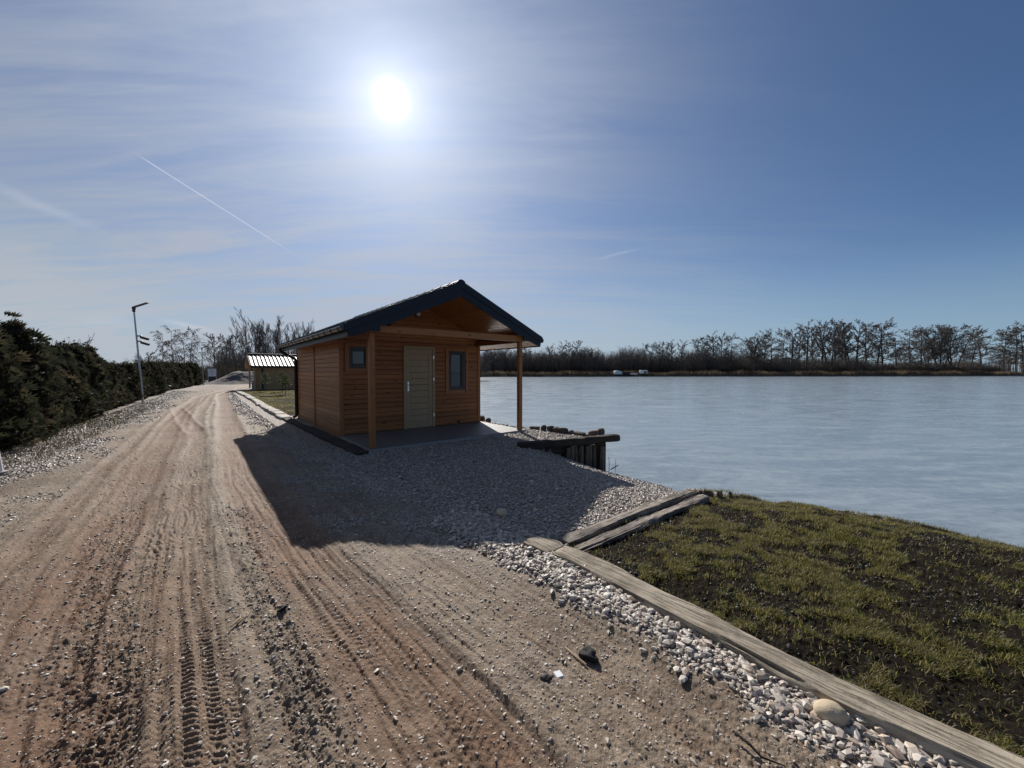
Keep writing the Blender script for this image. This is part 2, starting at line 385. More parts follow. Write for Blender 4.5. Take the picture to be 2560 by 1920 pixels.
# ------------------------------------------------------------------ ground height and zones
CA = .682; U = np.array([math.cos(CA), math.sin(CA)]); Vv = np.array([-math.sin(CA), math.cos(CA)]); OC = np.array([-3.839, 8.578])
WATER = -.80
SLIP = [(2.35, 5.05), (.25, 7.5)]
CREST = [(.2, 7.6), (.15, 6.6), (.75, 5.2), (1.35, 4.35), (1.8, 4.3)]
WLINE = [(2.0, 8.32), (3.0, 7.55), (3.55, 6.4), (3.9, 5.5)]
SREG = [(1.8, 4.3), (1.35, 4.35), (.75, 5.2), (.15, 6.6), (.2, 7.5), (.85, 7.80), (1.05, 8.0), (1.95, 8.33), (2.6, 9.5), (6, 9), (6, 5.0), (3.25, 4.60), (2.36, 4.80)]
PLAT = [(.25, 7.5), (.85, 7.80), (1.05, 8.0), (1.95, 8.33), (1.80, 8.72), (0, 10.46), (-.95, 11.75), (-3.2, 14.3), (-10, 23.5), (-22, 39), (-48, 72), (-60, 105), (-60, 400)]
LAWNE = [(40, -120), (20, -60), (12, -20), (8.0, -4), (5.7, 1.2), (4.62, 3.2), (4.0, 4.0), (3.25, 4.5), (2.35, 5.05)]
LAND = LAWNE+SLIP[1:]+PLAT[1:]+[(-900, 400), (-900, -400), (40, -400)]
LAWN1 = [(.40, 3.12), (2.35, 4.75), (3.25, 4.65), (4.1, 4.1), (4.8, 3.25), (6.0, 1.2), (8.6, -4), (3.0, -2.), (1.95, 1.2), (1.62, 1.62), (.8, 2.66)]
KERB = [(-19.7, 27.6), (-14.9, 21.8), (-9.98, 15.55), (-6.6, 11.5), (-2.85, 6.95)]
LAWN2 = [(-19.7, 27.6), (-14.9, 21.8), (-9.98, 15.55), (-7.6, 12.6), (-6.8, 13.2), (-5.1, 14.5), (-9.5, 22.), (-15.5, 31.3), (-19.4, 30.3)]
HEDGE = [(-3.9, -1.), (-8.3, 5.6), (-11.9, 10.5), (-17.4, 18.0), (-25.5, 28.9), (-34.3, 42.8)]
def land_z(x, y):
    ins = inside(x, y, LAND)
    z = np.full(x.shape, -9.)
    for pl, sl in ((PLAT, 14.), (LAWNE, .75)):
        d, _, _ = polydist(x, y, pl); z = np.maximum(z, -sl*d)
    z = np.where(ins, 0., np.maximum(z, -1.5))
    ds, _, _ = polydist(x, y, SLIP)
    dc, _, _ = polydist(x, y, CREST); dw, _, _ = polydist(x, y, WLINE)
    pre = inside(x, y, CREST+[(2.36, 4.80), (3.9, 5.5)]+WLINE[::-1])
    zs = np.where(pre, -.8*(dc/(dc+dw+1e-6))**1.3, -.8-.35*dw); dl, _, _ = polydist(x, y, LAWNE)
    zs = np.maximum(zs, -.75*dl-.05); z = np.where(inside(x, y, SREG), np.maximum(zs, -1.5), z)
    return z, ins, ds
TRK = dict(
    redL=[(-1.5, .9), (-1.88, 1.41), (-2.23, 1.74), (-2.72, 2.31), (-3.87, 3.75), (-5.66, 5.94), (-8.66, 9.67), (-13.5, 15.86), (-18.69, 23.3), (-22.9, 31), (-26, 40)],
    tread=[(-.95, 1.0), (-1.25, 1.41), (-1.55, 1.74), (-2.16, 2.45), (-3.23, 3.75), (-5.28, 6.24), (-8.07, 9.67), (-11.55, 14.06), (-17.43, 22.06), (-22, 31)],
    treadb=[(-1.4, 1.2), (-1.85, 1.79), (-2.22, 2.23), (-2.61, 2.73), (-3.52, 3.87)],
    redR=[(.15, .95), (-.17, 1.41), (-.5, 1.79), (-.98, 2.31), (-1.46, 2.8), (-2.31, 3.75), (-3.56, 5.19), (-6.13, 8.36), (-11.88, 15.86), (-19.38, 25.71), (-24, 34)],
    dark=[(-.4, 1.), (-.71, 1.41), (-.96, 1.74), (-1.38, 2.23), (-1.91, 2.86), (-2.95, 4.13)],
    darkL=[(-1.3, .9), (-1.67, 1.41), (-1.96, 1.79), (-3.15, 2.95), (-5.2, 5.0), (-9.2, 9.4)],
    left=[(-2.6, 1.6), (-3.73, 2.86), (-5.26, 4.78), (-9.18, 9.67), (-15.47, 18.19)],
    right=[(1.3, .9), (.86, 1.41), (.49, 2.04), (.08, 2.62), (-.9, 3.7), (-3.6, 6.6)],
    cross=[(-13.88, 15.86), (-10.24, 12.02), (-7.6, 9.2)],
    gb=[(2.2, .9), (1.70, 1.41), (1.29, 1.82), (.83, 2.41), (.10, 3.2), (-.5, 3.8)])
for _k, _p in TRK.items():        # the wheels came from behind the viewpoint
    if _k not in ('treadb', 'cross', 'gb'):
        _p.insert(0, (_p[0][0]+4.5, _p[0][1]-7.8))
TRK['gb'].insert(0, (4.2, -2.2))
def height(x, y, fine=True):
    z, ins, ds = land_z(x, y); r = np.hypot(x, y)
    lawn = inside(x, y, LAWN1); lawn2 = inside(x, y, LAWN2)
    wob = fbm(x*.22, y*.22, 3)*.10; wob2 = fbm(x*.5, y*.5, 33)*.03
    td = {k: polydist(x+wob, y+wob2, p) for k, p in TRK.items()}
    def band(k, w, s=.4): return 1-sm(td[k][0], w*(1-s), w*(1+s))
    gband = 1-sm(td['gb'][0]+fbm(x*5, y*5, 21, 3)*.09, .17, .36)
    # crushed stone in the yard and on the slipway; verge along the hedge
    ys, _, _ = polydist(x, y, [(.15, 3.35), (-1.6, 4.9), (-3.4, 6.9), (-7.0, 11.2), (-20.5, 28)])
    yard = inside(x, y, [(.1, 3.2), (-1.7, 4.9), (-3.6, 6.9), (-7.4, 11.3), (-20.5, 27.8), (-19.5, 28), (-5, 11), (-3, 16), (3, 9), (5, 7), (3, 4), (.4, 3.2)])
    yard = np.where(yard, 1., 1-sm(ys+fbm(x*1.6, y*1.6, 22, 4)*.6, .1, .9))
    hd, _, _ = polydist(x, y, HEDGE); verge = 1-sm(hd+fbm(x, y, 23, 4)*.9, .5, 1.8)
    ch = np.clip(td['left'][0]*.6, 0, 1)
    G = np.clip(np.maximum.reduce([gband, yard*.95, verge*.95, .22+.30*fbm(x*1.2, y*1.2, 25, 4)]), 0, 1)
    Rr = np.clip(np.maximum.reduce([band('redL', .30), band('redR', .26), band('left', .2)*.6, band('cross', .22)*.7, band('tread', .2)*.5])*(.75+.5*fbm(x*1.5, y*1.5, 27, 4)), 0, 1)
    G = G*(1-.85*Rr); G *= 1-.7*band('tread', .22)
    B = np.where(lawn | lawn2, 1., 0.)
    far = ~lawn & (x < polyx(y)); B = np.where(far, 1., B)
    if not fine: return z, G, Rr, B, lawn, lawn2
    fade = 1-sm(r, 14, 40)
    near = 1-sm(r, 5, 11)
    # ruts
    zz = fbm(x*.45, y*.45, 5)*.035+fbm(x*2.1, y*2.1, 6, 3)*.013
    for k, w, dp in (('redL', .26, .030), ('redR', .24, .028), ('tread', .20, .020), ('treadb', .09, .014), ('left', .17, .014), ('cross', .16, .02), ('right', .15, .012)):
        q = td[k][0]/w; tl = td[k][2].max(); em = 1. if k not in ('treadb', 'cross') else sm(td[k][2], .0, .15)*(1-sm(td[k][2], tl-.5, tl-.05))
        zz += em*-dp*np.exp(-q**4)+em*dp*.75*np.exp(-((q-1.35)/.28)**2)*(.7+.6*fbm(x*2, y*2, 8))
    # tread bars pressed into the mud
    # long streaks drawn out along the way the wheels went
    ws = 0; la = 0; lo = 0; la2 = 0
    for i_, k in enumerate(('redL', 'tread', 'redR', 'left')):
        d, sg, al = td[k]; w_ = 1/(d*d+.02)**2; ws = ws+w_
        la = la+w_*fbm(sg*13+i_*9, al*.7, 81, 3, .6); la2 = la2+w_*fbm(sg*34+i_*5, al*1.6, 82, 2)
    la = la/ws; la2 = la2/ws; G = np.clip(G*(1+.9*la), 0, 1); Rr = np.clip(Rr*(1+.9*la)+.22*sm(-la, .05, .35)*(1-yard), 0, 1)
    zz += (la*.020+la2*.007)*(1-.7*sm(r, 3.5, 8))*(1-sm(r, 8, 20))
    for k, w, pt, sl in (('tread', .20, .036, .8), ('treadb', .085, .030, -.25), ('redL', .20, .045, .5), ('redR', .19, .045, -.6), ('dark', .12, .04, .6)):
        d, sg, al = td[k]; q = sg/w; tl = al.max()
        bars = np.sin((al+np.abs(sg)*sl)/pt*2*math.pi+fbm(x*4, y*4, 31)*.9)
        lug = np.where(np.abs(np.mod(q*2.5+2, 1)-.5) < .36, 1., -.5)*np.where(np.mod(np.floor(q*2.5+2), 2) > 0, 1., -1.)
        ms = (1-sm(np.abs(d/w), .85, 1.1))*sm(al, .01, .06)*(1-sm(al, tl-.3, tl-.05)); patch = .55+.45*sm(fbm(x*1.6, y*1.6, 41, 3), -.4, .1) if k == 'tread' else (1. if k == 'treadb' else .42*sm(fbm(x*1.3, y*1.3, 42, 3), -.25, .25))
        zz += .0068*np.tanh(bars*1.6)*lug*ms*patch*near
    # fine lengthwise grooves in the right hand track
    d, sg, al = td['redR']; zz += -.006*np.exp(-(np.mod(sg+fbm(x*2, y*2, 43)*.02, .085)/.012-1.5)**2)*(1-sm(np.abs(sg), .3, .5))*near
    # clods
    rough = .34+band('dark', .10)*1.0+band('darkL', .14)*.9+sm(fbm(x*1.1, y*1.1, 51, 3), 0, .6)*.5-.12*Rr
    c5, v5 = cells(x*95, y*95, 7); c6, v6 = cells(x*62+fbm(x*9, y*9, 58)*2, y*34, 8); c7, v7 = cells(x*8, y*8, 12)
    c1, v1 = cells(x*26, y*26, 1); c2, v2 = cells(x*55+3, y*55, 2)
    n3 = fbm(x*16, y*16, 53, 4, .72)*1.25
    mud = n3*.0085*rough+np.maximum(0, .42-c1)*.022*(v1 > .62)*rough+np.maximum(0, .45-c2)*.013*(v2 > .3)*rough+np.maximum(0, .5-c5)*.007*(v5 > .35)-np.maximum(0, .42-c6)*.016*(v6 > .66)*rough+np.maximum(0, .5-c7)*.022*(v7 > .75)*rough
    c3, v3 = cells(x*38, y*38, 4); c4, v4 = cells(x*17, y*17, 6)
    stn = np.maximum(0, .55-c3)*(.008+.022*v3)+np.maximum(0, .45-c4)*.012*v4+n3*.004
    mic = mud*(1-G)+stn*G
    turf = fbm(x*1.7, y*1.7, 61, 3)*.04+fbm(x*9, y*9, 62, 4, .6)*.016+np.maximum(0, .5-c1)*.03*v1+n3*.006
    el, _, _ = polydist(x, y, LAWNE)
    base = np.where(lawn, turf+.010-.10*np.exp(-el/.55), zz*(1-.6*yard)+mic*fade)
    base = np.where(lawn2, turf*.8+.03, base)
    # the deck and the timbers sit on level ground
    keep = np.clip(1-sm(r, 60, 150), 0, 1)
    return z+base*keep, G, Rr, B, lawn, lawn2
def polyx(y):
    hx = [p[0] for p in HEDGE]; hy = [p[1] for p in HEDGE]
    return np.interp(y, hy, hx, left=hx[0]-.0, right=-70)-.9
def build_ground():
    rs = [.004]+[.02*k for k in range(1, 47)]
    r = .95
    while r < 7.5: r += max(.0045, r*r/577*.80); rs.append(r)
    while r < 22: r += .075+(r-7.5)*.006; rs.append(r)
    while r < 75: r += .3+(r-22)*.02; rs.append(r)
    while r < 900: r *= 1.09; rs.append(r)
    rs = np.array(rs)
    th = np.concatenate([np.linspace(R(-57), R(57), 1080), np.linspace(R(57), R(303), 90)[1:-1]])
    nr, nt = len(rs), len(th)
    RR, TT = np.meshgrid(rs, th, indexing='ij'); x = (RR*np.sin(TT)).ravel(); y = (RR*np.cos(TT)).ravel()
    z, G, Rr, B, l1, l2 = height(x, y)
    V = np.stack([x, y, z], 1)
    zone = np.stack([Rr, G, B, np.ones_like(G)], 1)
    i, j = np.meshgrid(np.arange(0, nr-1), np.arange(nt), indexing='ij'); j2 = (j+1) % nt
    F = np.stack([i*nt+j, (i+1)*nt+j, (i+1)*nt+j2, i*nt+j2], -1).reshape(-1, 4)[:, ::-1]
    cx = x[F].mean(1); cy = y[F].mean(1); cz = z[F].mean(1)
    L1 = inside(cx, cy, LAWN1); L2 = inside(cx, cy, LAWN2)
    road = ~L1 & ~L2 & inside(cx, cy, [(-4.3, -1.), (-8.7, 5.6), (-12.3, 10.5), (-17.8, 18.0), (-25.9, 28.9), (-36, 44), (-47, 58), (-30, 58), (-20, 36), (-19.7, 27.6), (-14.9, 21.8), (-7, 12), (-3.4, 6.95), (-1.6, 4.9), (.15, 3.2), (.45, 2.9), (1.2, 1.9), (2.1, .8), (3, -1)])
    yard = ~L1 & ~L2 & ~road & (cz > -1.45) & inside(cx, cy, [(-19.7, 27.6), (-7, 12), (-3.4, 6.95), (-1.6, 4.9), (.15, 3.2), (.45, 2.9), (2.4, 4.75), (4, 6.5), (3, 9), (-1, 13), (-12, 27)])
    def sub(name, mask):
        f = F[mask]; u, inv = np.unique(f, return_inverse=True)
        npmesh(name, V[u], inv.reshape(-1, 4), M['ground'], smooth=True, attrs={'zone': zone[u]}, kind='structure')
    sub('gravel_road', road); sub('gravel_yard', yard); sub('lawn', L1); sub('lawn', L2); sub('ground', ~(road | yard | L1 | L2))
build_ground()
# ------------------------------------------------------------------ the frozen lake and the far shore
FS = [(-120, 132), (-60, 140), (-12, 150), (60, 157), (140, 167), (241, 181), (300, 170), (330, 120), (330, 40), (300, -80)]   # far waterline
lake = MB(); lake.add([(-90, 128, WATER), (-12, 165, WATER), (60, 172, WATER), (250, 200, WATER), (345, 172, WATER), (345, -110, WATER), (60, -120, WATER), (20, -60, WATER), (-12, 9.5, WATER), (-60, 90, WATER)], [tuple(range(10))[::-1]])
me = bpy.data.meshes.new('frozen_lake'); me.from_pydata([(-400, -200, WATER), (400, -200, WATER), (400, 210, WATER), (-400, 210, WATER)], [], [(0, 1, 2, 3)]); me.materials.append(M['ice'])
lk = bpy.data.objects.new('frozen_lake', me); col.objects.link(lk); lk['kind'] = 'structure'
# far bank: a low earthen bank rising to flat land
def far_strip():
    V = []; prof = [(-1.5, -1.6), (0, WATER+.0), (.6, -.25), (2, -.05), (8, .25), (40, .5), (300, 1.)]
    P = [Vector((a, b)) for a, b in FS]; pts = []
    for a, b in zip(P[:-1], P[1:]):
        n = max(2, int((b-a).length/3))
        pts += [a.lerp(b, k/n) for k in range(n)]
    pts.append(P[-1]); n = len(pts)
    for i, p in enumerate(pts):
        d = (pts[min(i+1, n-1)]-pts[max(i-1, 0)]).normalized(); nn = Vector((-d.y, d.x))
        for k, (o, z) in enumerate(prof):
            jit = random.Random(i*7+k).uniform(-.5, .5)*(.8 if o < 3 else 3)
            q = p+nn*(o+jit); V.append((q.x, q.y, z+random.Random(i*13+k).uniform(-.07, .12)*(1 if 0 < o else 0)))
    m_ = len(prof); F = [(i*m_+k, i*m_+k+1, (i+1)*m_+k+1, (i+1)*m_+k) for i in range(n-1) for k in range(m_-1)]
    o = npmesh('far_bank', V, np.array(F), plain('bank_earth', (.06, .048, .036), .95, vary=.4, scale=.5), smooth=True, kind='structure')
    return pts
random.seed(4)
fpts = far_strip()
# ------------------------------------------------------------------ the holiday cottage
CW, CL, PD, OH, EA = 3.755, 4.76, 1.963, .131, .43
ZP, ZE, FL = 3.369, 2.329, .055
SLOPE = (ZP-ZE)/(CW/2+EA)
def roofz(s): return ZP-abs(s-CW/2)*SLOPE
cot = empty('wooden_cottage', (OC[0], OC[1], 0), CA, 'orange stained timber cottage with a covered porch and dark tiled gable roof', 'cottage')
def cut(a, b, holes):
    segs = [(a, b)]
    for h0, h1 in holes:
        segs = [q for s0, s1 in segs for q in ((s0, min(s1, h0)), (max(s0, h1), s1)) if q[1]-q[0] > .01]
    return segs
def boards(axis, at, a, b, z0, z1, holes=(), pitch=.113, out=-1, roof=False):
    """horizontal boards with a rounded face; holes are (a0,a1,z0,z1)"""
    mb = MB(); z = z0; T0 = .035
    while z < z1-.02:
        zt = z+pitch; hs = [(h[0], h[1]) for h in holes if h[2] < zt-.03 and h[3] > z+.03]
        lo, hi = a, b
        if roof:
            zl = z-.0
            if zl > ZE-.12:
                d = (ZP-.10-zl)/SLOPE
                lo, hi = max(a, CW/2-d), min(b, CW/2+d)
                if hi-lo < .1: break
        for s0, s1 in cut(lo, hi, hs):
            pr = [(0, 0), (.012, .003), (T0-.004, .0045), (T0-.0005, .010), (T0+.001, pitch*.5), (T0-.0005, pitch-.010), (T0-.004, pitch-.0035), (.012, pitch-.002), (0, pitch)]
            n = len(pr); vs = []
            for s in (s0, s1):
                for o, h in pr:
                    p = (s, at+out*(o-T0), z+h) if axis == 'x' else (at+out*(o-T0), s, z+h)
                    vs.append(p)
            mb.add(vs, [(i, i+1, n+i+1, n+i) for i in range(n-1)]+[tuple(range(n)), tuple(range(2*n-1, n-1, -1))])
        z = zt
    return mb
DOOR = (1.483, 2.332, FL, 2.12); WS = (.201, .574, 1.564, 2.052); WT = (2.751, 3.283, .985, 2.033)
boards('x', 0, .05, CW-.04, FL+.005, 3.35, [DOOR, WS, WT], roof=True).build('front_wall', M['clad_x'], cot)
boards('y', 0, .05, CL-.05, .0, 2.26).build('side_wall', M['clad_y'], cot)
boards('y', CW, .05, CL-.05, .0, 2.26, out=1).build('side_wall', M['clad_y'], cot)
boards('x', CL, .05, CW-.05, .0, 3.3, out=1, roof=True).build('rear_wall', M['clad_x'], cot)
# corner boards and battens
for s0, s1, t0, t1 in ((-.014, .075, -.022, .052), (CW-.075, CW+.014, -.022, .052), (-.014, .075, CL-.052, CL+.02), (CW-.075, CW+.014, CL-.052, CL+.02)):
    MB().box(s0, s1, t0, t1, .0, 2.2).build('corner_board', M['post'], cot, bevel=.004)
for tt in (2.415,): MB().box(-.022, .01, tt-.045, tt+.045, .0, 2.16).build('batten', M['post'], cot, bevel=.003)
# concrete plinth, porch slab
MB().box(.03, CW-.03, .03, CL-.03, -.2, .0).build('plinth', M['concrete'], cot)
po = MB().box(-.01, CW+.05, -PD, .0, -.15, FL-.012).build('porch_slab', M['concrete'], cot, bevel=.006)
tl = MB()
nx_, ny_ = 12, 6
for i in range(nx_):
    for j in range(ny_):
        a = -.005+(CW+.05)/nx_*i; b = -PD+.004+(PD-.006)/ny_*j
        tl.box(a+.003, a+(CW+.05)/nx_-.003, b+.003, b+(PD-.006)/ny_-.003, FL-.012, FL)
tl.build('floor_tiles', M['porch'], po)
# interior floor, inner lining so nobody looks through the boards
li = MB().box(.06, CW-.06, .05, CL-.06, .01, .03).box(.06, CW-.06, .05, .062, 0, .98)
li.build('inner_floor', M['darkin'], cot)
# trims round openings (frame of boards), window = frame > glass
def surround(name, o, wd, mat, th=.022, bottom=True, parent=cot):
    a0, a1, z0, z1 = o; mb = MB(); y0, y1 = -th-.004, .03
    mb.box(a0-wd, a0, y0, y1, z0-(wd if bottom else 0), z1+wd); mb.box(a1, a1+wd, y0, y1, z0-(wd if bottom else 0), z1+wd)
    mb.box(a0, a1, y0+.002, y1, z1, z1+wd)
    if bottom: mb.box(a0, a1, y0+.002, y1, z0-wd, z0)
    return mb.build(name, mat, parent, bevel=.003)
def window(o, gx0, gx1, gz0, gz1, label, sash=None):
    a0, a1, z0, z1 = o
    w_ = MB().box(a0, gx0, -.012, .05, z0, z1).box(gx1, a1, -.012, .05, z0, z1).box(gx0, gx1, -.0125, .05, gz1, z1).box(gx0, gx1, -.0125, .05, z0, gz0)
    f = w_.build('window', M['frame'], cot, bevel=.004, label=label)
    MB().box(gx0, gx1, .012, .022, gz0, gz1).build('glass', M['glass'], f)
    sl = MB()
    for e in ((gx0-.010, gx0+.006, gz0-.01, gz1+.01), (gx1-.006, gx1+.010, gz0-.01, gz1+.01)): sl.box(e[0], e[1], -.0155, .011, e[2], e[3])
    for e in ((gz0-.010, gz0+.006), (gz1-.006, gz1+.010)): sl.box(gx0+.006, gx1-.006, -.0153, .0108, *e)
    if sash: sl.box(sash[0], sash[1], -.017, .01, gz0-.05, gz1+.08)
    sl.build('glazing_bead', M['seal'], f)
    MB().box(a0-.02, a1+.02, .056, .06, z0-.02, z1+.02).build('window_reveal', M['darkin'], f)
    surround('window_trim', o, .088, M['post'])
window(WS, .272, .548, 1.66, 1.955, 'small square brown window')
window(WT, 2.822, 3.150, 1.069, 1.945, 'tall narrow brown window', (3.200, 3.212))
# door
dr = empty('door'); dr.parent = cot
a0, a1, z0, z1 = DOOR
fr = MB().box(a0, a0+.062, -.045, .05, z0, z1-.062).box(a1-.062, a1, -.045, .05, z0, z1-.062).box(a0, a1, -.046, .05, z1-.062, z1)
dr_fr = fr.build('door_frame', M['door'], dr, bevel=.004)
x0, x1 = a0+.066, a1-.066
lf = MB().box(x0, x0+.105, -.03, .01, z0+.008, z1-.066).box(x1-.105, x1, -.03, .01, z0+.008, z1-.066).box(x0+.105, x1-.105, -.0302, .01, z1-.19, z1-.066).box(x0+.105, x1-.105, -.0302, .01, z0+.008, z0+.17)
n_ = 11; hz = (z1-.19-(z0+.17))/n_
for i in range(n_): lf.box(x0+.109, x1-.109, -.022, .008, z0+.17+i*hz+.003, z0+.17+(i+1)*hz-.003)
lf.build('door_leaf', M['door'], dr, bevel=.0025)
hd = MB().box(x0+.03, x0+.068, -.037, -.03, 1.0, 1.235)
hd.tube([(x0+.049, -.036, 1.15), (x0+.049, -.082, 1.15), (x0+.075, -.088, 1.15), (x0+.165, -.088, 1.15)], .010, 8)
hd.tube([(x0+.049, -.044, 1.055), (x0+.049, -.03, 1.055)], .013, 10)
hd.build('handle', M['steel'], dr)
for z in (.37, 1.29, 1.85): MB().tube([(a1-.056, -.053, z-.045), (a1-.056, -.053, z+.045)], .009, 8).box(a1-.056, a1-.02, -.05, -.044, z-.035, z+.035).build('hinge', M['steel'], dr)
# outside socket low on the wall
MB().box(3.02, 3.085, -.04, -.0, .09, .155).build('socket', M['seal'], cot, bevel=.006)
# round bulkhead lamp and little black camera on the gable
bl = empty('bulkhead_lamp', (1.878, -.005, 2.94)); bl.parent = cot
MB().tube([(0, 0, 0), (0, -.045, 0)], [.078, .072], 20).build('lamp_ring', M['darkmetal'], bl, smooth=True)
MB().tube([(0, -.04, 0), (0, -.06, 0), (0, -.075, 0)], [.062, .055, .03], 20).build('lamp_glass', M['lampglass'], bl, smooth=True)
mbx = MB().box(1.08, 1.17, -.05, .0, 2.55, 2.68).tube([(1.125, -.05, 2.61), (1.125, -.075, 2.61)], .028, 12); mbx.build('junction_box', M['seal'], cot, bevel=.004)
# porch posts and beams
BT = -PD+.075
for s in (.055, 3.652):
    MB().box(s-.051, s+.051, BT-.051, BT+.051, FL, 2.215).build('porch_post', M['post'], cot, bevel=.008)
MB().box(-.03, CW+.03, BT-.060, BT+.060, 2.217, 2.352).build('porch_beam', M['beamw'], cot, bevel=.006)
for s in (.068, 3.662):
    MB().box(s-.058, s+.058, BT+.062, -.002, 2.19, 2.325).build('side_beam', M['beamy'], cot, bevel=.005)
# roof: boarded underside, rafters' sheathing, tile sheet, ridge, verge trims, fascia, gutters
T0, T1 = -PD-OH, 4.92
SOFF = .155                                                     # tile top down to boarded ceiling
ce = MB()
for sgn in (-1, 1):
    d = .02
    while d < CW/2-.005:                                        # porch ceiling and eaves: boards along the ridge
        d1 = min(d+.094, CW/2+.04)
        zt0, zt1 = ZP-d*SLOPE-SOFF, ZP-d1*SLOPE-SOFF
        s0, s1 = CW/2+sgn*d, CW/2+sgn*d1
        vs = [(s0, T0+.02, zt0), (s1, T0+.02, zt1), (s1, -.0, zt1), (s0, -.0, zt0)]
        vs += [(x, y, z+.018) for x, y, z in vs]
        ce.add(vs, [(0, 1, 2, 3), (7, 6, 5, 4), (0, 4, 5, 1), (1, 5, 6, 2), (2, 6, 7, 3), (3, 7, 4, 0)]); d += .100
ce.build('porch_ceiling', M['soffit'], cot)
for sgn in (-1, 1):
    ev = MB(); tt = T0+.02
    while tt < T1-.03:
        t1 = min(tt+.094, T1-.025)
        da, db = CW/2+.012, CW/2+EA-.03
        za, zb_ = 2.243, 2.118
        s0, s1 = CW/2+sgn*da, CW/2+sgn*db
        vs = [(s0, tt, za), (s1, tt, zb_), (s1, t1, zb_), (s0, t1, za)]; vs += [(x, y, z+.018) for x, y, z in vs]
        ev.add(vs, [(0, 1, 2, 3), (7, 6, 5, 4), (0, 4, 5, 1), (1, 5, 6, 2), (2, 6, 7, 3), (3, 7, 4, 0)]); tt += .100
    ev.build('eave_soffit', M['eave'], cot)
sh = MB()
for sgn in (-1, 1):
    a, b = (CW/2, ZP-.06), (CW/2+sgn*(CW/2+EA-.02), ZP-.06-(CW/2+EA-.02)*SLOPE)
    sh.prism([a, b, (b[0], b[1]-.07), (a[0], a[1]-.07)], T0+.02, T1-.02)
sh.build('roof_deck', M['darkin'], cot)
def tiles(name, parent, half, over, zp, slope, t0, t1, mat, cx, course=.35, wave=.183):
    """pressed metal tile sheets on both slopes; local x across, y along the ridge"""
    L_ = (half+over)*math.sqrt(1+slope*slope); nc = max(2, round(L_/course)); cs = L_/nc
    ny = int((t1-t0)/.0229); ys = np.linspace(t0, t1, ny)
    ph = np.mod(ys/wave, 1.); prof = .020*np.clip(np.sin(ph*2*np.pi)*1.15, -1, 1)+.008*np.sin(ph*4*np.pi)
    rows = []
    for c_ in range(nc):
        for q, h in ((0., 0.), (.25, .0055), (.5, .010), (.8, .015), (.97, .019), (1., .021)):
            rows.append(((c_+q)*cs-(.0 if q < 1 else .001), h if q < 1 else .021))
        rows.append(((c_+1)*cs, 0.))
    rows.append((L_+.012, -.02))
    rows = np.array(rows); k = 1/math.sqrt(1+slope*slope)
    for sgn in (-1, 1):
        s = rows[:, 0][:, None]; h = rows[:, 1][:, None]+prof[None, :]-.018
        yy = np.broadcast_to(ys[None, :], h.shape)
        xx = cx+sgn*(s*k+h*slope*k); z = zp-s*slope*k+h*k
        V = np.stack([np.broadcast_to(xx, h.shape), yy, z], -1).reshape(-1, 3); nr = len(rows)
        i, j = np.meshgrid(np.arange(nr-1), np.arange(ny-1), indexing='ij')
        F = np.stack([i*ny+j, i*ny+j+1, (i+1)*ny+j+1, (i+1)*ny+j], -1).reshape(-1, 4)
        if sgn < 0: F = F[:, ::-1]
        npmesh(name, V, F[:, ::-1], mat, parent, smooth=False)
tiles('roof_tiles', cot, CW/2, EA, ZP, SLOPE, T0+.03, T1-.01, M['tile'], CW/2)
# ridge cap: overlapping half rounds
rc = MB(); tt = T0-.01
while tt < T1:
    t1 = min(tt+.40, T1+.02); n = 10
    vs = [];
    for y, rr in ((tt, .088), (tt+.03, .083), (t1+.03, .076)):
        for k in range(n+1):
            q = math.pi*(-.08+1.16*k/n); vs.append((CW/2+math.cos(q)*rr*1.15, y, ZP-.035+math.sin(q)*rr*.95))
    rc.add(vs, [(a*(n+1)+k, a*(n+1)+k+1, (a+1)*(n+1)+k+1, (a+1)*(n+1)+k) for a in range(2) for k in range(n)]+[tuple(range(n+1))]); tt = t1
rc.build('ridge_cap', M['anth'], cot, smooth=True)
def gable_trim(y0, y1):
    for sgn in (-1, 1):
        q = lambda d, z: (CW/2+sgn*d, z)
        E_ = CW/2+EA
        # sheet verge, standing a little proud of the tiles
        top = .022; vs = [q(0, ZP+top), q(E_+.02, ZP-(E_+.02)*SLOPE+top), q(E_+.035, ZP-E_*SLOPE-.04), q(E_+.03, ZP-E_*SLOPE-.135), q(E_, ZP-E_*SLOPE-.125), q(0, ZP-.135)]
        MB().prism(vs, y0-.022, y0+.030).build('verge_trim', M['anth'], cot, bevel=.004)
        hb = .300; e = E_-.035
        vs = [q(0, ZP-.10), q(e+.02, ZP-.10-(e+.02)*SLOPE), q(e, 2.118), q(e-.10, 2.122), q(CW/2+.03, 2.218), q(CW/2-.15, 2.218), q(CW/2-.15, 2.335), q((ZP-hb-2.335)/SLOPE, 2.335), q(0, ZP-hb)]
        MB().prism(vs, y0-.004, y1).build('gable_fascia', M['anth'], cot)
gable_trim(T0, T0+.022)
MB().prism([(-EA+.02, ZE-.1), (CW/2, ZP-.1), (CW+EA-.02, ZE-.1), (CW+EA-.02, ZE-.2), (CW/2, ZP-.3), (-EA+.02, ZE-.2)], T1-.02, T1).build('gable_fascia', M['anth'], cot)
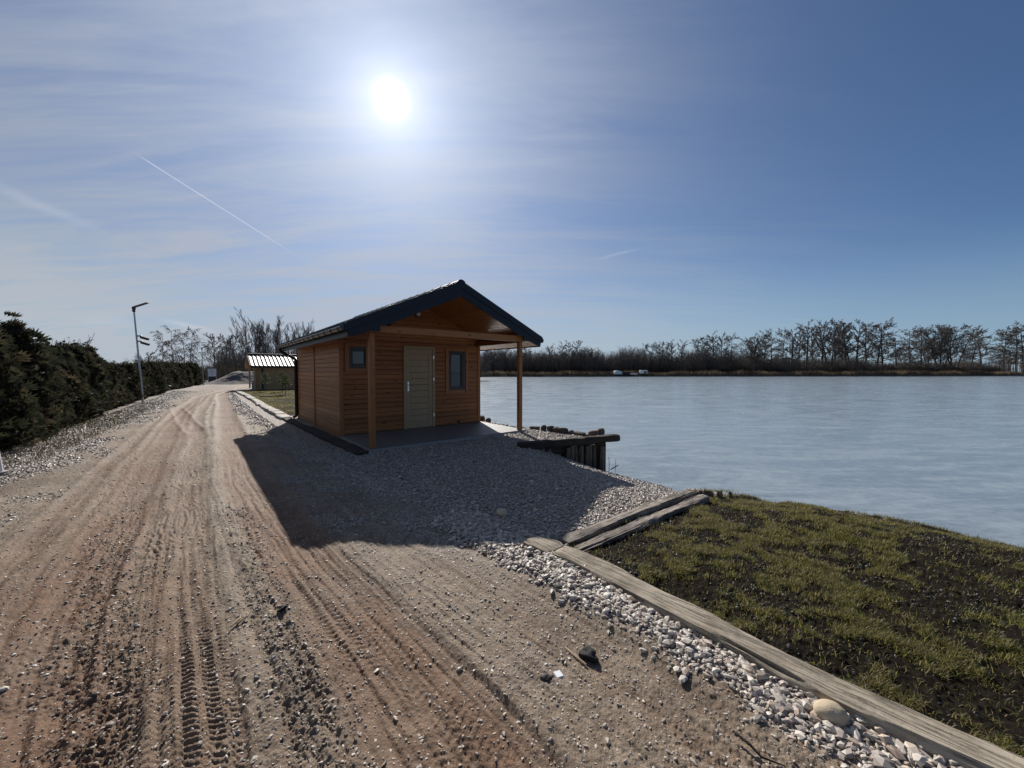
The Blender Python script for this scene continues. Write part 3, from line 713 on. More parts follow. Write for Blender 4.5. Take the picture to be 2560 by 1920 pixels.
for sgn in (-1, 1):
    e = CW/2+EA-.035; X0 = CW/2+sgn*e
    MB().box(min(X0, X0+sgn*.02), max(X0, X0+sgn*.02), T0+.02, T1, 2.098, 2.275).build('eave_fascia', M['anth'], cot)
    gx = CW/2+sgn*(CW/2+EA+.045); gz = 2.262; g_ = MB(); n = 10; vs = []
    for y in (T0+.03, T1+.02):
        for rr in (.062, .055):
            for k in range(n+1):
                q = math.pi+math.pi*k/n; vs.append((gx+math.cos(q)*rr, y, gz+math.sin(q)*rr))
    m1 = n+1
    fs = [(k, k+1, 2*m1+k+1, 2*m1+k) for k in range(n)]+[(m1+k+1, m1+k, 3*m1+k, 3*m1+k+1) for k in range(n)]
    g_.add(vs, fs); g_.tube([(gx+sgn*.060, T0+.03, gz+.003), (gx+sgn*.060, T1+.02, gz+.003)], .009, 6)
    for y in (T0+.03, T1+.02): g_.tube([(gx, y-.003, gz-.0), (gx, y+.003, gz-.0)], .061, 16)
    gu = g_.build('gutter', M['gutter'], cot, smooth=True)
    y = T0+.2
    while y < T1:
        MB().tube([(gx+math.cos(q)*.067, y, gz+math.sin(q)*.067) for q in [math.pi+math.pi*k/8 for k in range(9)]], .008, 5).build('gutter_bracket', M['darkmetal'], gu); y += .48
    dx = -.055 if sgn < 0 else CW+.055
    dp = MB().tube([(gx, 4.62, gz-.05), (gx, 4.62, gz-.13), (gx+(dx-gx)*.12, 4.63, gz-.19), (gx+(dx-gx)*.9, 4.68, 1.90), (dx, 4.70, 1.83), (dx, 4.70, .12), (dx+sgn*.02, 4.70, .07), (dx+sgn*.10, 4.70, .03)], .043, 12)
    for z in (1.6, .9, .4): dp.tube([(dx, 4.70, z-.02), (dx, 4.70, z+.02)], .050, 12)
    dp.build('downpipe', M['anth'], cot, smooth=True)

# ------------------------------------------------------------------ second cottage, ridge turned a quarter
def W2(s, t, z=0.): return (*(OC+U*s+Vv*t), z)
c2o = np.array([-19.62, 30.35])
c2 = empty('small_cottage', (c2o[0], c2o[1], 0), CA, 'distant timber cabin whose tiled roof glints white in the sun', 'cottage')
# local x along the ridge (U), y along the gable (V, away); porch at the low-x end
L2, G2, zp2, ze2 = 5.2, 3.9, 2.86, 1.92; sl2 = (zp2-ze2)/(G2/2+.32)
def boards2(axis, at, a, b, z0, z1, out, roof=False):
    mb = MB(); z = z0
    while z < z1-.02:
        lo, hi = a, b
        if roof and z > ze2-.1:
            d = (zp2-.14-z)/sl2; lo, hi = max(a, G2/2-d), min(b, G2/2+d)
            if hi-lo < .1: break
        if axis == 'x': mb.box(lo, hi, min(at, at+out*.03), max(at, at+out*.03), z+.004, z+.107)
        else: mb.box(min(at, at+out*.03), max(at, at+out*.03), lo, hi, z+.004, z+.107)
        z += .113
    return mb
boards2('x', .03, .0+.02, L2, .02, 1.85, -1).box(.02, L2, .03, .05, .02, 1.9).build('side_wall', plain('olive_cladding', (.40, .235, .11), .6, vary=.3, scale=4), c2)
boards2('x', G2-.03, .02, L2, .02, 1.85, 1).build('side_wall', M['clad_x'], c2)
boards2('y', .03, 0, G2, .02, 2.7, -1, True).box(.03, .05, 0, G2, .02, 1.9).build('gable_wall', M['clad_y'], c2)
boards2('y', L2-.03, 0, G2, .02, 2.7, 1, True).build('gable_wall', M['clad_y'], c2)
for y in (.0, G2-.12): MB().box(-.62, -.50, y, y+.12, .05, 1.86).build('porch_post', plain('pale_post', (.45, .33, .2), .6), c2, bevel=.006)
MB().box(-.66, L2-.02, -.0, G2, -.1, .018).build('porch_slab', M['concrete'], c2)
MB().box(-.63, -.49, -.05, G2+.05, 1.865, 1.98).build('porch_beam', M['beamw'], c2)
MB().box(-.49, -.27, .03, .06, .02, 1.86).build('wind_board', M['clad_y'], c2)
MB().box(-.27, .0, .02, .05, .02, 1.86).build('wind_board', plain('pale_boards', (.34, .27, .17), .7), c2)
MB().box(-.02, .02, .5, 1.3, .05, 1.8).build('door', M['door'], c2)
wn = MB().box(-.02, .02, 2.2, 2.9, .9, 1.7).build('window', M['frame'], c2); MB().box(-.027, -.021, 2.27, 2.83, .97, 1.63).build('glass', M['glass'], wn)
MB().tube([(-.05, -.03, 1.9), (-.05, -.03, .05)], .045, 8).build('downpipe', M['anth'], c2)
def mapxy(o):   # tiles() builds across x and along y; here the ridge runs along x
    for c in o: c.rotation_euler = (0, 0, R(90)); c.location = (0, 0, 0)
r2 = empty('roof'); r2.parent = c2; r2.rotation_euler = (0, 0, R(-90))
# in the roof's own frame: x' = -y, y' = x
tiles('roof_tiles', r2, G2/2, .32, zp2, sl2, -.85, L2+.3, M['tile2'], -G2/2, .33, .275)
for sgn in (-1, 1):
    E_ = G2/2+.32; q = lambda d, z: (-G2/2+sgn*d, z)
    vs = [q(0, zp2-.03), q(E_, zp2-.03-E_*sl2), q(E_, zp2-.2-E_*sl2), q(0, zp2-.2)]
    MB().prism(vs, -.83, L2+.28).build('roof_deck', M['eave'], r2)
    MB().prism([q(0, zp2+.02), q(E_, zp2+.02-E_*sl2), q(E_, zp2-.09-E_*sl2), q(0, zp2-.09)], -.87, -.84).build('verge_trim', plain('pale_verge', (.30, .28, .27), .5), r2)
    MB().box(min(-G2/2+sgn*E_, -G2/2+sgn*(E_+.09)), max(-G2/2+sgn*E_, -G2/2+sgn*(E_+.09)), -.83, L2+.28, ze2-.16, ze2-.02).build('gutter', M['anth'], r2)
MB().tube([(-G2/2, -.85, zp2+.0), (-G2/2, L2+.3, zp2+.0)], .085, 8).build('ridge_cap', M['anth'], r2)

# ------------------------------------------------------------------ timbers, kerbs, platform
def timber_log(name, pts, width, hgt, mat, label, cat, seed=0, z=.0, ztop=None, half=False, group=None, taper=0., parent=None):
    """rough sleeper along pts (x, y[, z]); local to its first point"""
    rng = np.random.RandomState(seed); P = np.array([(p[0], p[1], p[2] if len(p) > 2 else 0.) for p in pts], float)
    seg = np.linalg.norm(np.diff(P[:, :2], axis=0), axis=1); L_ = seg.sum(); n = max(8, int(L_/.03)); cum = np.concatenate([[0], np.cumsum(seg)])
    s = np.linspace(0, L_, n); C = np.stack([np.interp(s, cum, P[:, k]) for k in range(3)], 1)
    # smooth the course
    for _ in range(12): C[1:-1] = (C[:-2]+2*C[1:-1]+C[2:])/4
    d = np.gradient(C[:, :2], axis=0); d /= np.linalg.norm(d, axis=1)[:, None]; nn = np.stack([-d[:, 1], d[:, 0]], 1)
    m_ = 22; aa = np.linspace(0, 2*np.pi, m_, endpoint=False)
    ex = .38 if not half else .8
    cx = np.sign(np.cos(aa))*np.abs(np.cos(aa))**ex; cz = np.sign(np.sin(aa))*np.abs(np.sin(aa))**ex
    wv = 1+.10*fbm(s[:, None]*1.4+aa[None]*0, aa[None]*0+seed, seed, 3)*2
    V = np.zeros((n, m_, 3))
    rough = fbm(s[:, None]*3+seed*5, aa[None]*3+0*s[:, None], seed+3, 4)*.016+fbm(s[:, None]*2, aa[None]*11+0*s[:, None], seed+5, 3, .7)*.012
    endt = 1-.12*np.exp(-(s/.02))-.12*np.exp(-((L_-s)/.02))
    tp = (1-taper*s/L_)
    off = cx[None]*(width/2*wv*tp[:, None]*endt[:, None]+rough); zz = cz[None]*(hgt/2*endt[:, None]+rough)
    V[..., 0] = C[:, 0][:, None]+nn[:, 0][:, None]*off; V[..., 1] = C[:, 1][:, None]+nn[:, 1][:, None]*off
    V[..., 2] = z+C[:, 2][:, None]+zz
    org = np.array([C[0, 0], C[0, 1], 0.]); a = math.atan2(d[:, 1].mean(), d[:, 0].mean())
    Q = V.reshape(-1, 3)-org; ca, sa = math.cos(-a), math.sin(-a)
    Q = np.stack([Q[:, 0]*ca-Q[:, 1]*sa, Q[:, 0]*sa+Q[:, 1]*ca, Q[:, 2]], 1)
    i, j = np.meshgrid(np.arange(n-1), np.arange(m_), indexing='ij'); j2 = (j+1) % m_
    F = np.stack([i*m_+j, i*m_+j2, (i+1)*m_+j2, (i+1)*m_+j], -1).reshape(-1, 4)[:, ::-1]
    caps = np.array([list(range(m_)), list(range((n-1)*m_, n*m_))[::-1]])
    o = npmesh(name, Q, [F, caps], mat, parent, smooth=True); o.location = org; o.rotation_euler = (0, 0, a)
    me = o.data
    if hasattr(me, 'set_sharp_from_angle'): me.set_sharp_from_angle(angle=R(50))
    return tag(o, label, cat, group)
# long pale log edging the lawn, then the short end block
timber_log('timber_edging', [(.385, 3.085), (.70, 2.73), (1.02, 2.30), (1.29, 1.96), (1.49, 1.68), (1.68, 1.50), (1.98, 1.23), (2.35, .86), (2.9, .3)], .20, .17, M['oldwood'],
           'long bent weathered log between the white stones and the grass in the foreground', 'timber edging', 3, z=-.02, half=False)
timber_log('timber_edging', [(.17, 3.31), (.355, 3.10)], .24, .15, M['oldwood'], 'short pale sawn block at the far end of the long log', 'timber edging', 8, z=-.015)
timber_log('timber_edging', [(.44, 3.26), (.93, 3.65), (1.5, 4.11), (2.16, 4.62)], .135, .12, M['oldwood2'], 'cracked grey timber running down to the ice, on its gravel side', 'timber edging', 15, z=.0)
timber_log('timber_edging', [(.54, 3.13), (1.06, 3.53), (1.6, 3.97), (2.28, 4.49)], .12, .10, M['oldwood2'], 'cracked grey timber running down to the ice, on its grass side', 'timber edging', 21, z=-.01)
# dark timbers along the side of the cottage
timber_log('timber_edging', [W2(-.20, -2.15)[:2], W2(-.26, .6)[:2], W2(-.30, 1.9)[:2]], .24, .16, M['darkwood'], 'dark shaded timber on the ground beside the porch corner', 'timber edging', 31, z=-.01)
timber_log('timber_edging', [W2(-.32, 1.95)[:2], W2(-.38, 4.9)[:2]], .2, .15, M['darkwood'], 'dark shaded timber beside the rear of the cottage side wall', 'timber edging', 33, z=-.01)
# pale kerb pieces along the far lawn
kp = [Vector(p) for p in [(-6.95, 11.85), (-9.98, 15.55), (-14.9, 21.8), (-19.6, 27.5)]]
segs = list(zip(kp[:-1], kp[1:])); total = sum((b-a).length for a, b in segs); rng = random.Random(9)
def along(s):
    for a, b in segs:
        L_ = (b-a).length
        if s <= L_: return a.lerp(b, s/L_)
        s -= L_
    return segs[-1][1]
s = 0.; k = 0
KG = 'pale kerb pieces along the far lawn'
while s < total-.3:
    ln = rng.uniform(.75, 1.5); e = min(total, s+ln-.05); A, B = along(s), along(e); jx = rng.uniform(-.03, .03)
    lab = {0: 'nearest pale kerb piece, beside the cottage downpipe'}.get(k, 'flat pale kerb piece in the row edging the far lawn')
    if s+ln >= total-.3: lab = 'last kerb piece at the far corner of the distant lawn'
    timber_log('kerb_piece', [(A.x+jx, A.y), (B.x+jx+rng.uniform(-.03, .03), B.y)], rng.uniform(.26, .34), .16, M['kerb'], lab, 'kerb', 50+k, z=.015+rng.uniform(-.01, .02), group=KG)
    s += ln; k += 1
# platform: beam, lower board, piles, retaining boards, blocks
timber_log('timber_beam', [(.13, 7.50, .0), (1.1, 7.86, .01), (2.30, 8.32, .03)], .17, .145, M['darkwood'], 'dark beam jutting over the ice above the row of piles', 'beam', 61, z=.03)
timber_log('timber_beam', [(.42, 7.66), (1.15, 7.93)], .09, .16, M['darkwood'], 'short dark board under the jutting beam, half buried in gravel', 'beam', 63, z=-.115)
piles = [(1.13, 7.83, .085, -.06, 0), (1.245, 7.865, .10, -.03, 1), (1.35, 7.96, .08, -.06, 2), (1.46, 7.96, .085, -.05, 3), (1.56, 8.0, .085, -.06, 4), (1.645, 8.03, .075, -.03, 5), (1.75, 8.10, .09, -.06, 6), (1.875, 8.09, .11, -.09, 7)]
for x, y, d, zt, k in piles:
    rg = random.Random(k+70); lx, ly = rg.uniform(-.03, .03), rg.uniform(-.03, .02)
    if k == 7: lx = .045
    pts = [(0, 0, 0), (lx*.2, ly*.2, .3), (lx*.6, ly*.6, .8), (lx, ly, zt+1.25)]
    mb = MB(); n = 12; b0 = []
    mb.tube([(p[0], p[1], p[2]) for p in pts], [d/2*1.08, d/2*1.04, d/2, d/2*.97], n)
    lab = {0: 'leftmost wooden pile under the beam, with a round pale top', 1: 'second wooden pile from the left under the beam', 7: 'thick leaning end pile nearest the ice'}.get(k, 'dark wooden pile in the middle of the row under the beam')
    o = mb.build('wooden_pile', M['pile'], None, smooth=True); o.location = (x, y, -1.25); tag(o, lab, 'pile', 'wooden piles under the platform')
# vertical boards along the lake side of the platform
rw = MB(); e = [(.62, 7.74), (.85, 7.86), (1.05, 8.03), (1.98, 8.36), (1.80, 8.76), (0, 10.46), (-.95, 11.75), (-3.2, 14.3)]
wall = empty('retaining_wall', (1.9, 8.4, 0), 0, 'dark plank wall holding the gravel edge above the ice', 'retaining wall')
for (ax, ay), (bx, by) in zip(e[:-1], e[1:]):
    L_ = math.hypot(bx-ax, by-ay); n = int(L_/.16); a = math.atan2(by-ay, bx-ax)
    for i in range(n):
        q = (i+.5)/n; Mx = Matrix.Translation((ax+(bx-ax)*q-1.9, ay+(by-ay)*q-8.4, 0)) @ Matrix.Rotation(a, 4, 'Z')
        rw.box(-.075, .075, -.03, .02, -1.2, -.015-.02*((i*7) % 3)/3, Mx)
rw.box(-.12, .10, -.25, .0, -1.2, -.02)
rw.build('planks', M['darkwood'], wall)
# blocks on the edge (silhouettes against the ice)
bk = [(-0.881, 11.656, 0.16, 0.12, 'block'), (-0.664, 11.361, 0.18, 0.1, 'r'), (0.615, 9.904, 0.26, 0.06, 'f'), (0.828, 9.692, 0.1, 0.11, 't'), (0.986, 9.518, 0.17, 0.12, 'b'), (1.119, 9.37, 0.16, 0.11, 't'), (1.269, 9.22, 0.24, 0.12, 'b'), (1.431, 9.083, 0.16, 0.08, 'r'), (1.601, 8.939, 0.36, 0.07, 'f'), (1.804, 8.74, 0.3, 0.05, 'r')]
labs = ['dark stone by the cottage corner against the ice', 'low dark stone just right of the cottage corner', 'flat dark block just right of the porch post', 'small wedge shaped block on the gravel edge', 'square dark block on the gravel edge above the ice', 'leaning dark block beside the square one', 'wide dark block in the middle of the edge row', 'small rounded stone after the wide block', 'long flat dark slab on the gravel edge', 'low flat stone nearest the jutting beam']
def rock(seed, sx, sy, sz, n=3, jag=.25, flat=False):
    import bmesh
    bm = bmesh.new(); bmesh.ops.create_icosphere(bm, subdivisions=n, radius=.5); rg = np.random.RandomState(seed); o = rg.rand(3)*50
    for v in bm.verts:
        p = np.array(v.co); k = 1+jag*(vnoise(np.array([p[0]*2.5+o[0]]), np.array([p[1]*2.5+p[2]*3.1+o[1]]), seed)[0]+.4*vnoise(np.array([p[0]*6+o[2]]), np.array([p[1]*6-p[2]*5]), seed+1)[0])
        if flat: p = np.sign(p)*np.abs(p*2)**.62/2
        v.co = Vector((p[0]*sx*k, p[1]*sy*k, p[2]*sz*k))
    bmesh.ops.recalc_face_normals(bm, faces=bm.faces)
    me = bpy.data.meshes.new('rock'); bm.to_mesh(me); bm.free(); me.polygons.foreach_set('use_smooth', np.ones(len(me.polygons), bool)); return me
for k, (x, y, b2, b3, b4) in enumerate(bk):
    me = rock(k+5, b2, .16, b3*1.5, jag=.25, flat=b4 in 'block f b t'); me.materials.append(M['block'])
    o = bpy.data.objects.new('edge_block', me); col.objects.link(o); o.location = (x-.03, y-.03, b3*.42+.01); o.rotation_euler = (0, .25 if b4 == 't' else 0, -.75+random.Random(k).uniform(-.3, .3))
    tag(o, labs[k], 'edge block', 'blocks along the platform edge')
for k, (x, y, sx, sz, lab) in enumerate([(1.80, 8.44, .24, .12, 'brown rounded log piece lying on the platform corner'), (1.98, 8.50, .13, .17, 'upright brown stump end on the platform corner')]):
    me = rock(k+40, sx, .16, sz, jag=.2, flat=True); me.materials.append(plain('brown_log', (.14, .095, .07), .85, vary=.3, scale=20, bump=.4))
    o = bpy.data.objects.new('log_piece', me); col.objects.link(o); o.location = (x, y, .10+sz*.3); o.rotation_euler = (0, 0, .35); tag(o, lab, 'log piece')
# loose stones and debris
def ground_at(x, y): return float(height(np.array([x]), np.array([y]))[0][0])
m, q = newmat('sandy_boulder'); nn_ = q.noise(q.ob, 18, 5); setp(q, q.mix(nn_, (.36, .28, .18), (.56, .46, .33)), .8, .3, bump=q.noise(q.ob, 90, 4), bstr=.5, bdist=.004); M['boulder'] = m
M['blackclod'] = plain('black_clod', (.012, .011, .011), .8, vary=.4, scale=40, bump=.9)
for (x, y, sx, sy, sz, mt, lab, cat, seed, jag, nm) in [
    (1.37, 1.61, .125, .10, .085, 'boulder', 'smooth rounded sand-coloured stone among the white gravel', 'stone', 3, .18, 'stone'),
    (-.10, 3.93, .125, .09, .09, 'boulder', 'rounded stone lying alone in the cottage shadow', 'stone', 9, .12, 'stone'),
    (.40, 1.965, .085, .065, .05, 'blackclod', 'jagged black clod on the dirt beside the gravel', 'clod', 12, .9, 'dark_clod'),
    (-1.42, 2.335, .06, .045, .035, 'blackclod', 'small dark clod in the tyre tracks', 'clod', 14, .9, 'dark_clod'),
    (.145, 3.02, .06, .05, .05, 'block', 'small dark brown stone at the upper end of the gravel strip', 'stone', 17, .4, 'stone'),
    (.165, 1.80, .055, .035, .022, 'block', 'flat dark chip left of the black clod', 'stone', 19, .5, 'stone')]:
    me = rock(seed, sx, sy, sz, n=4, jag=jag); me.materials.append(M[mt]); o = bpy.data.objects.new(nm, me); col.objects.link(o)
    o.location = (x, y, ground_at(x, y)+sz*.30); o.rotation_euler = (0, 0, seed); tag(o, lab, cat)
def stick(name, pts, r, mat, lab, cat='stick'):
    x, y = pts[0][:2]; zg = ground_at(x, y)
    o = MB().tube([(p[0]-x, p[1]-y, p[2]) for p in pts], [r, r*1.1, r*.8, r*.5][:len(pts)], 6).build(name, mat, None, smooth=True); o.location = (x, y, zg); return tag(o, lab, cat)
M['straw'] = plain('dry_stick', (.34, .25, .16), .8, vary=.3, scale=30)
stick('stick', [(.285, 2.02, .012), (.33, 1.95, .016), (.375, 1.90, .010)], .006, M['straw'], 'short pale stick beside the jagged black clod')
stick('twig', [(.90, 1.52, .03), (.93, 1.46, .035), (.96, 1.43, .012), (1.03, 1.40, .008)], .005, M['darkwood'], 'crooked dark twig at the bottom edge of the photo')
o = MB().tube([(0, 0, .01), (.02, .05, .02), (.01, .1, .03)], [.008, .007, .002], 6).tube([(-.02, -.03, .012), (-.012, .03, .016), (-.03, .07, .02)], [.006, .006, .002], 6).tube([(.02, -.02, .01), (.025, .02, .02)], [.006, .002], 6).build('wood_splinter', M['straw'], None); o.location = (-1.60, 2.2, ground_at(-1.6, 2.2)); tag(o, 'splintered straw-coloured scrap of wood on the dirt track', 'splinter')
o = MB().box(-.02, .02, -.02, .02, 0, .008).build('pale_chip', M['white'], None, bevel=.003); o.location = (.225, 1.82, ground_at(.225, 1.82)); o.rotation_euler = (.1, .1, .5); tag(o, 'small white square chip on the dirt by the black clod', 'chip')
stick('stick', [(2.03, 7.87, .10), (2.10, 7.87, .14), (2.19, 7.88, .19)], .010, M['darkwood'], 'dark slanting stick at the foot of the end pile')
stick('reed_stem', [(1.98, 7.80, .0), (1.985, 7.8, .2), (1.975, 7.8, .36)], .005, M['darkwood'], 'upright dead stem at the foot of the end pile', 'reed')
stick('reed_stem', [(2.12, 7.86, .0), (2.13, 7.86, .2), (2.135, 7.86, .38)], .004, M['darkwood'], 'thin upright dead stem right of the end pile', 'reed')
o = MB().tube([(0, 0, 0), (.75, .05, 0)], .035, 8).build('pale_pole', M['straw'], None); o.location = (-14.1, 21.45, .1); tag(o, 'pale board lying on the far lawn', 'board')

# ------------------------------------------------------------------ lamp poles, sign, spoil heap
def lamp_pole(x, y, h, lean, label, mat, cams=True, rz=0.):
    g = empty('lamp_pole', (x, y, 0), rz, label, 'lamp pole'); lx = lean
    MB().tube([(0, 0, -.05), (lx*.5, 0, h*.5), (lx, 0, h)], [.045, .037, .03], 14).build('pole', mat, g, smooth=True)
    MB().tube([(0, 0, -.02), (0, 0, .04)], .085, 12).build('base_collar', M['concrete'], g)
    MB().box(lx-.06, lx+.07, -.04, .04, h-.05, h+.07).tube([(lx, 0, h-.18), (lx, 0, h+.02)], .06, 10).build('bracket', M['darkmetal'], g, bevel=.01)
    a = Matrix.Translation((lx+.05, 0, h+.06)) @ Matrix.Rotation(R(-22), 4, 'Y')
    hd_ = MB(); hd_.box(0, .56, -.10, .10, -.016, .016, a); hd_.build('lamp_head', M['darkmetal'], g, bevel=.01)
    if cams:
        for dz, q in ((-1.30, 0), (-1.55, 1)):
            cx = lx*(h+dz)/h
            f = MB().box(cx+.03, cx+.22, -.03, .03, h+dz-.03, h+dz+.03)
            f.box(.18, .50, -.07, .07, -.05, .06, Matrix.Translation((cx, 0, h+dz)) @ Matrix.Rotation(R(18), 4, 'Y'))
            f.build('security_camera', M['darkmetal'], g, bevel=.012)
    return g
lamp_pole(-17.5, 18.22, 4.45, -.25, 'tall thin lamp pole with two cameras leaning beside the hedge', M['galv'], rz=R(12))
lamp_pole(-32.9, 41.0, 3.9, -.05, 'small distant lamp pole at the end of the hedge', M['galv'], False)
lamp_pole(-7.45, 5.55, 4.7, .62, 'white lamp pole base cut by the left edge of the photo', M['whitepole'], rz=R(185))
sg = empty('notice_board', (-36.6, 47.0, 0), R(38), 'distant white notice board on posts beside the gravel heap', 'sign')
MB().box(-.36, .36, -.03, .03, .85, 1.78).build('panel', M['white'], sg)
MB().box(-.34, .34, -.02, .02, .05, .80).build('lower_panel', M['darkmetal'], sg)
for r_i, (zz, ww) in enumerate(((1.65, .24), (1.48, .18), (1.28, .27), (1.05, .20))):
    MB().box(-ww, ww, -.034, -.0305, zz-.022, zz+.022).build('text_line', M['darkmetal'], sg)
for x in (-.40, .40): MB().box(x-.03, x+.03, -.03, .03, -.1, 1.82).build('post', M['galv'], sg)
def heap():
    n = 90; a = np.linspace(-5.2, 5.2, n); X_, Y_ = np.meshgrid(a, a)
    h = 1.36*np.exp(-((X_+.5)/1.75)**2-(Y_/2.)**2)**.75+.95*np.exp(-((X_-1.9)/1.3)**2-(Y_/1.6)**2)+.22*np.exp(-((X_)/3.9)**4-(Y_/3)**4)
    h = h*(1+.12*fbm(X_*1.2, Y_*1.2, 90, 4))+fbm(X_*4, Y_*4, 91, 3)*.05*(h > .05); h -= .12
    V = np.stack([X_, Y_, h], -1).reshape(-1, 3); i, j = np.meshgrid(np.arange(n-1), np.arange(n-1), indexing='ij')
    F = np.stack([i*n+j, i*n+j+1, (i+1)*n+j+1, (i+1)*n+j], -1).reshape(-1, 4)
    o = npmesh('gravel_heap', V, F, plain('heap_gravel', (.115, .10, .095), .95, vary=.35, scale=6, bump=.6), smooth=True)
    o.location = (-32.0, 46.0, 0); o.rotation_euler = (0, 0, R(35)); tag(o, 'grey two-humped gravel heap at the end of the track', 'heap')
heap()
# box by the second cottage
o = MB().box(-.3, .3, -.25, .25, 0, .62).box(-.32, .32, -.27, .27, .62, .68).build('utility_box', plain('grey_box', (.30, .30, .34), .6), None, bevel=.02); o.location = (-21.2, 32.0, 0); tag(o, 'grey box beside the porch of the distant cabin', 'box')
# young conifers on the far lawn
# far shore: tarpaulin shelter, caravan, boat shed
def fs(px, d): return ((px-512)/385.2*d, d)
x, y = fs(617.4, 156.8)
tp = empty('tarpaulin_shelter', (x, y, .15), R(5), 'pale grey-blue tarpaulin shelter on the far shore', 'shelter')
MB().prism([(-1.65, 0), (1.65, 0), (1.4, 1.1), (-.4, 1.55), (-1.35, 1.35)], -1.2, 1.2).build('cover', M['tarp'], tp, bevel=.08)
MB().prism([(-.45, 1.56), (1.42, 1.12), (1.42, 1.17), (-.45, 1.62)], -1.25, 1.25).build('roof_sheet', M['white'], tp)
x, y = fs(643.4, 157.9)
cv = empty('caravan', (x, y, .15), R(-4), 'small white caravan with a dark window on the far shore', 'caravan')
MB().box(-1.4, 1.35, -1, 1, .25, 1.75).build('body', M['white'], cv, bevel=.12)
MB().box(-.05, 1.05, -1.03, -.99, .55, 1.3).build('window', M['glass'], cv)
MB().box(-1.5, -1.38, -1.02, 1, .3, 1.72).build('end_panel', M['white'], cv)
for s_ in (-.2, .5): MB().tube([(s_, -1.0, .28), (s_, -.85, .28)], .28, 14).build('wheel', M['seal'], cv)
x, y = fs(626, 157.3)
sd = empty('low_shed', (x, y, .1), R(3), 'low dark shed between the tarpaulin and the caravan', 'shed')
MB().box(-1.6, 1.6, -1, 1, 0, .9).build('wall', M['anth'], sd); MB().prism([(-1.7, .9), (1.7, .9), (1.7, .98), (-1.7, 1.1)], -1.1, 1.1).build('roof', M['darkmetal'], sd)
x, y = fs(633.5, 156.7)
bo = MB(); st_ = []
for k in range(9):
    q = k/8; wd = .55*math.sin(math.pi*min(1, .15+q*.85))**.5 if k < 8 else .35; st_.append((q*3-1.5, wd))
vs = []
for xx, wd in st_: vs += [(xx, -wd, .55), (xx, -wd*.6, .0), (xx, wd*.6, .0), (xx, wd, .55)]
fsx = [(4*k+i, 4*k+i+1, 4*k+i+5, 4*k+i+4) for k in range(8) for i in range(3)]+[(0, 1, 2, 3), (35, 34, 33, 32)]
bo.add(vs, fsx); o = bo.build('rowing_boat', M['white'], None); o.location = (x, y, .05); tag(o, 'small pale upturned boat left of the caravan', 'boat')
# ------------------------------------------------------------------ crushed stone as loose pieces
ICO_V = np.array([(0, -.5257, .8507), (0, .5257, .8507), (0, -.5257, -.8507), (0, .5257, -.8507), (.8507, 0, .5257), (.8507, 0, -.5257), (-.8507, 0, .5257), (-.8507, 0, -.5257), (.5257, .8507, 0), (-.5257, .8507, 0), (.5257, -.8507, 0), (-.5257, -.8507, 0)])
def hullF():
    v = ICO_V; F = []
    for a in range(12):
        for b in range(a+1, 12):
            for c in range(b+1, 12):
                if all(np.linalg.norm(v[p]-v[q]) < 1.1 for p, q in ((a, b), (b, c), (a, c))):
                    n = np.cross(v[b]-v[a], v[c]-v[a]); F.append((a, b, c) if n @ v[a] > 0 else (a, c, b))
    return np.array(F)
ICO_F = hullF()
OCT_V = np.array([(1, 0, 0), (-1, 0, 0), (0, 1, 0), (0, -1, 0), (0, 0, 1), (0, 0, -1)], float)
OCT_F = np.array([(0, 2, 4), (2, 1, 4), (1, 3, 4), (3, 0, 4), (2, 0, 5), (1, 2, 5), (3, 1, 5), (0, 3, 5)])
def rots(n, rg):
    q = rg.normal(size=(n, 4)); q /= np.linalg.norm(q, axis=1)[:, None]; w_, x, y, z = q.T
    return np.stack([1-2*(y*y+z*z), 2*(x*y-z*w_), 2*(x*z+y*w_), 2*(x*y+z*w_), 1-2*(x*x+z*z), 2*(y*z-x*w_), 2*(x*z-y*w_), 2*(y*z+x*w_), 1-2*(x*x+y*y)], 1).reshape(-1, 3, 3)
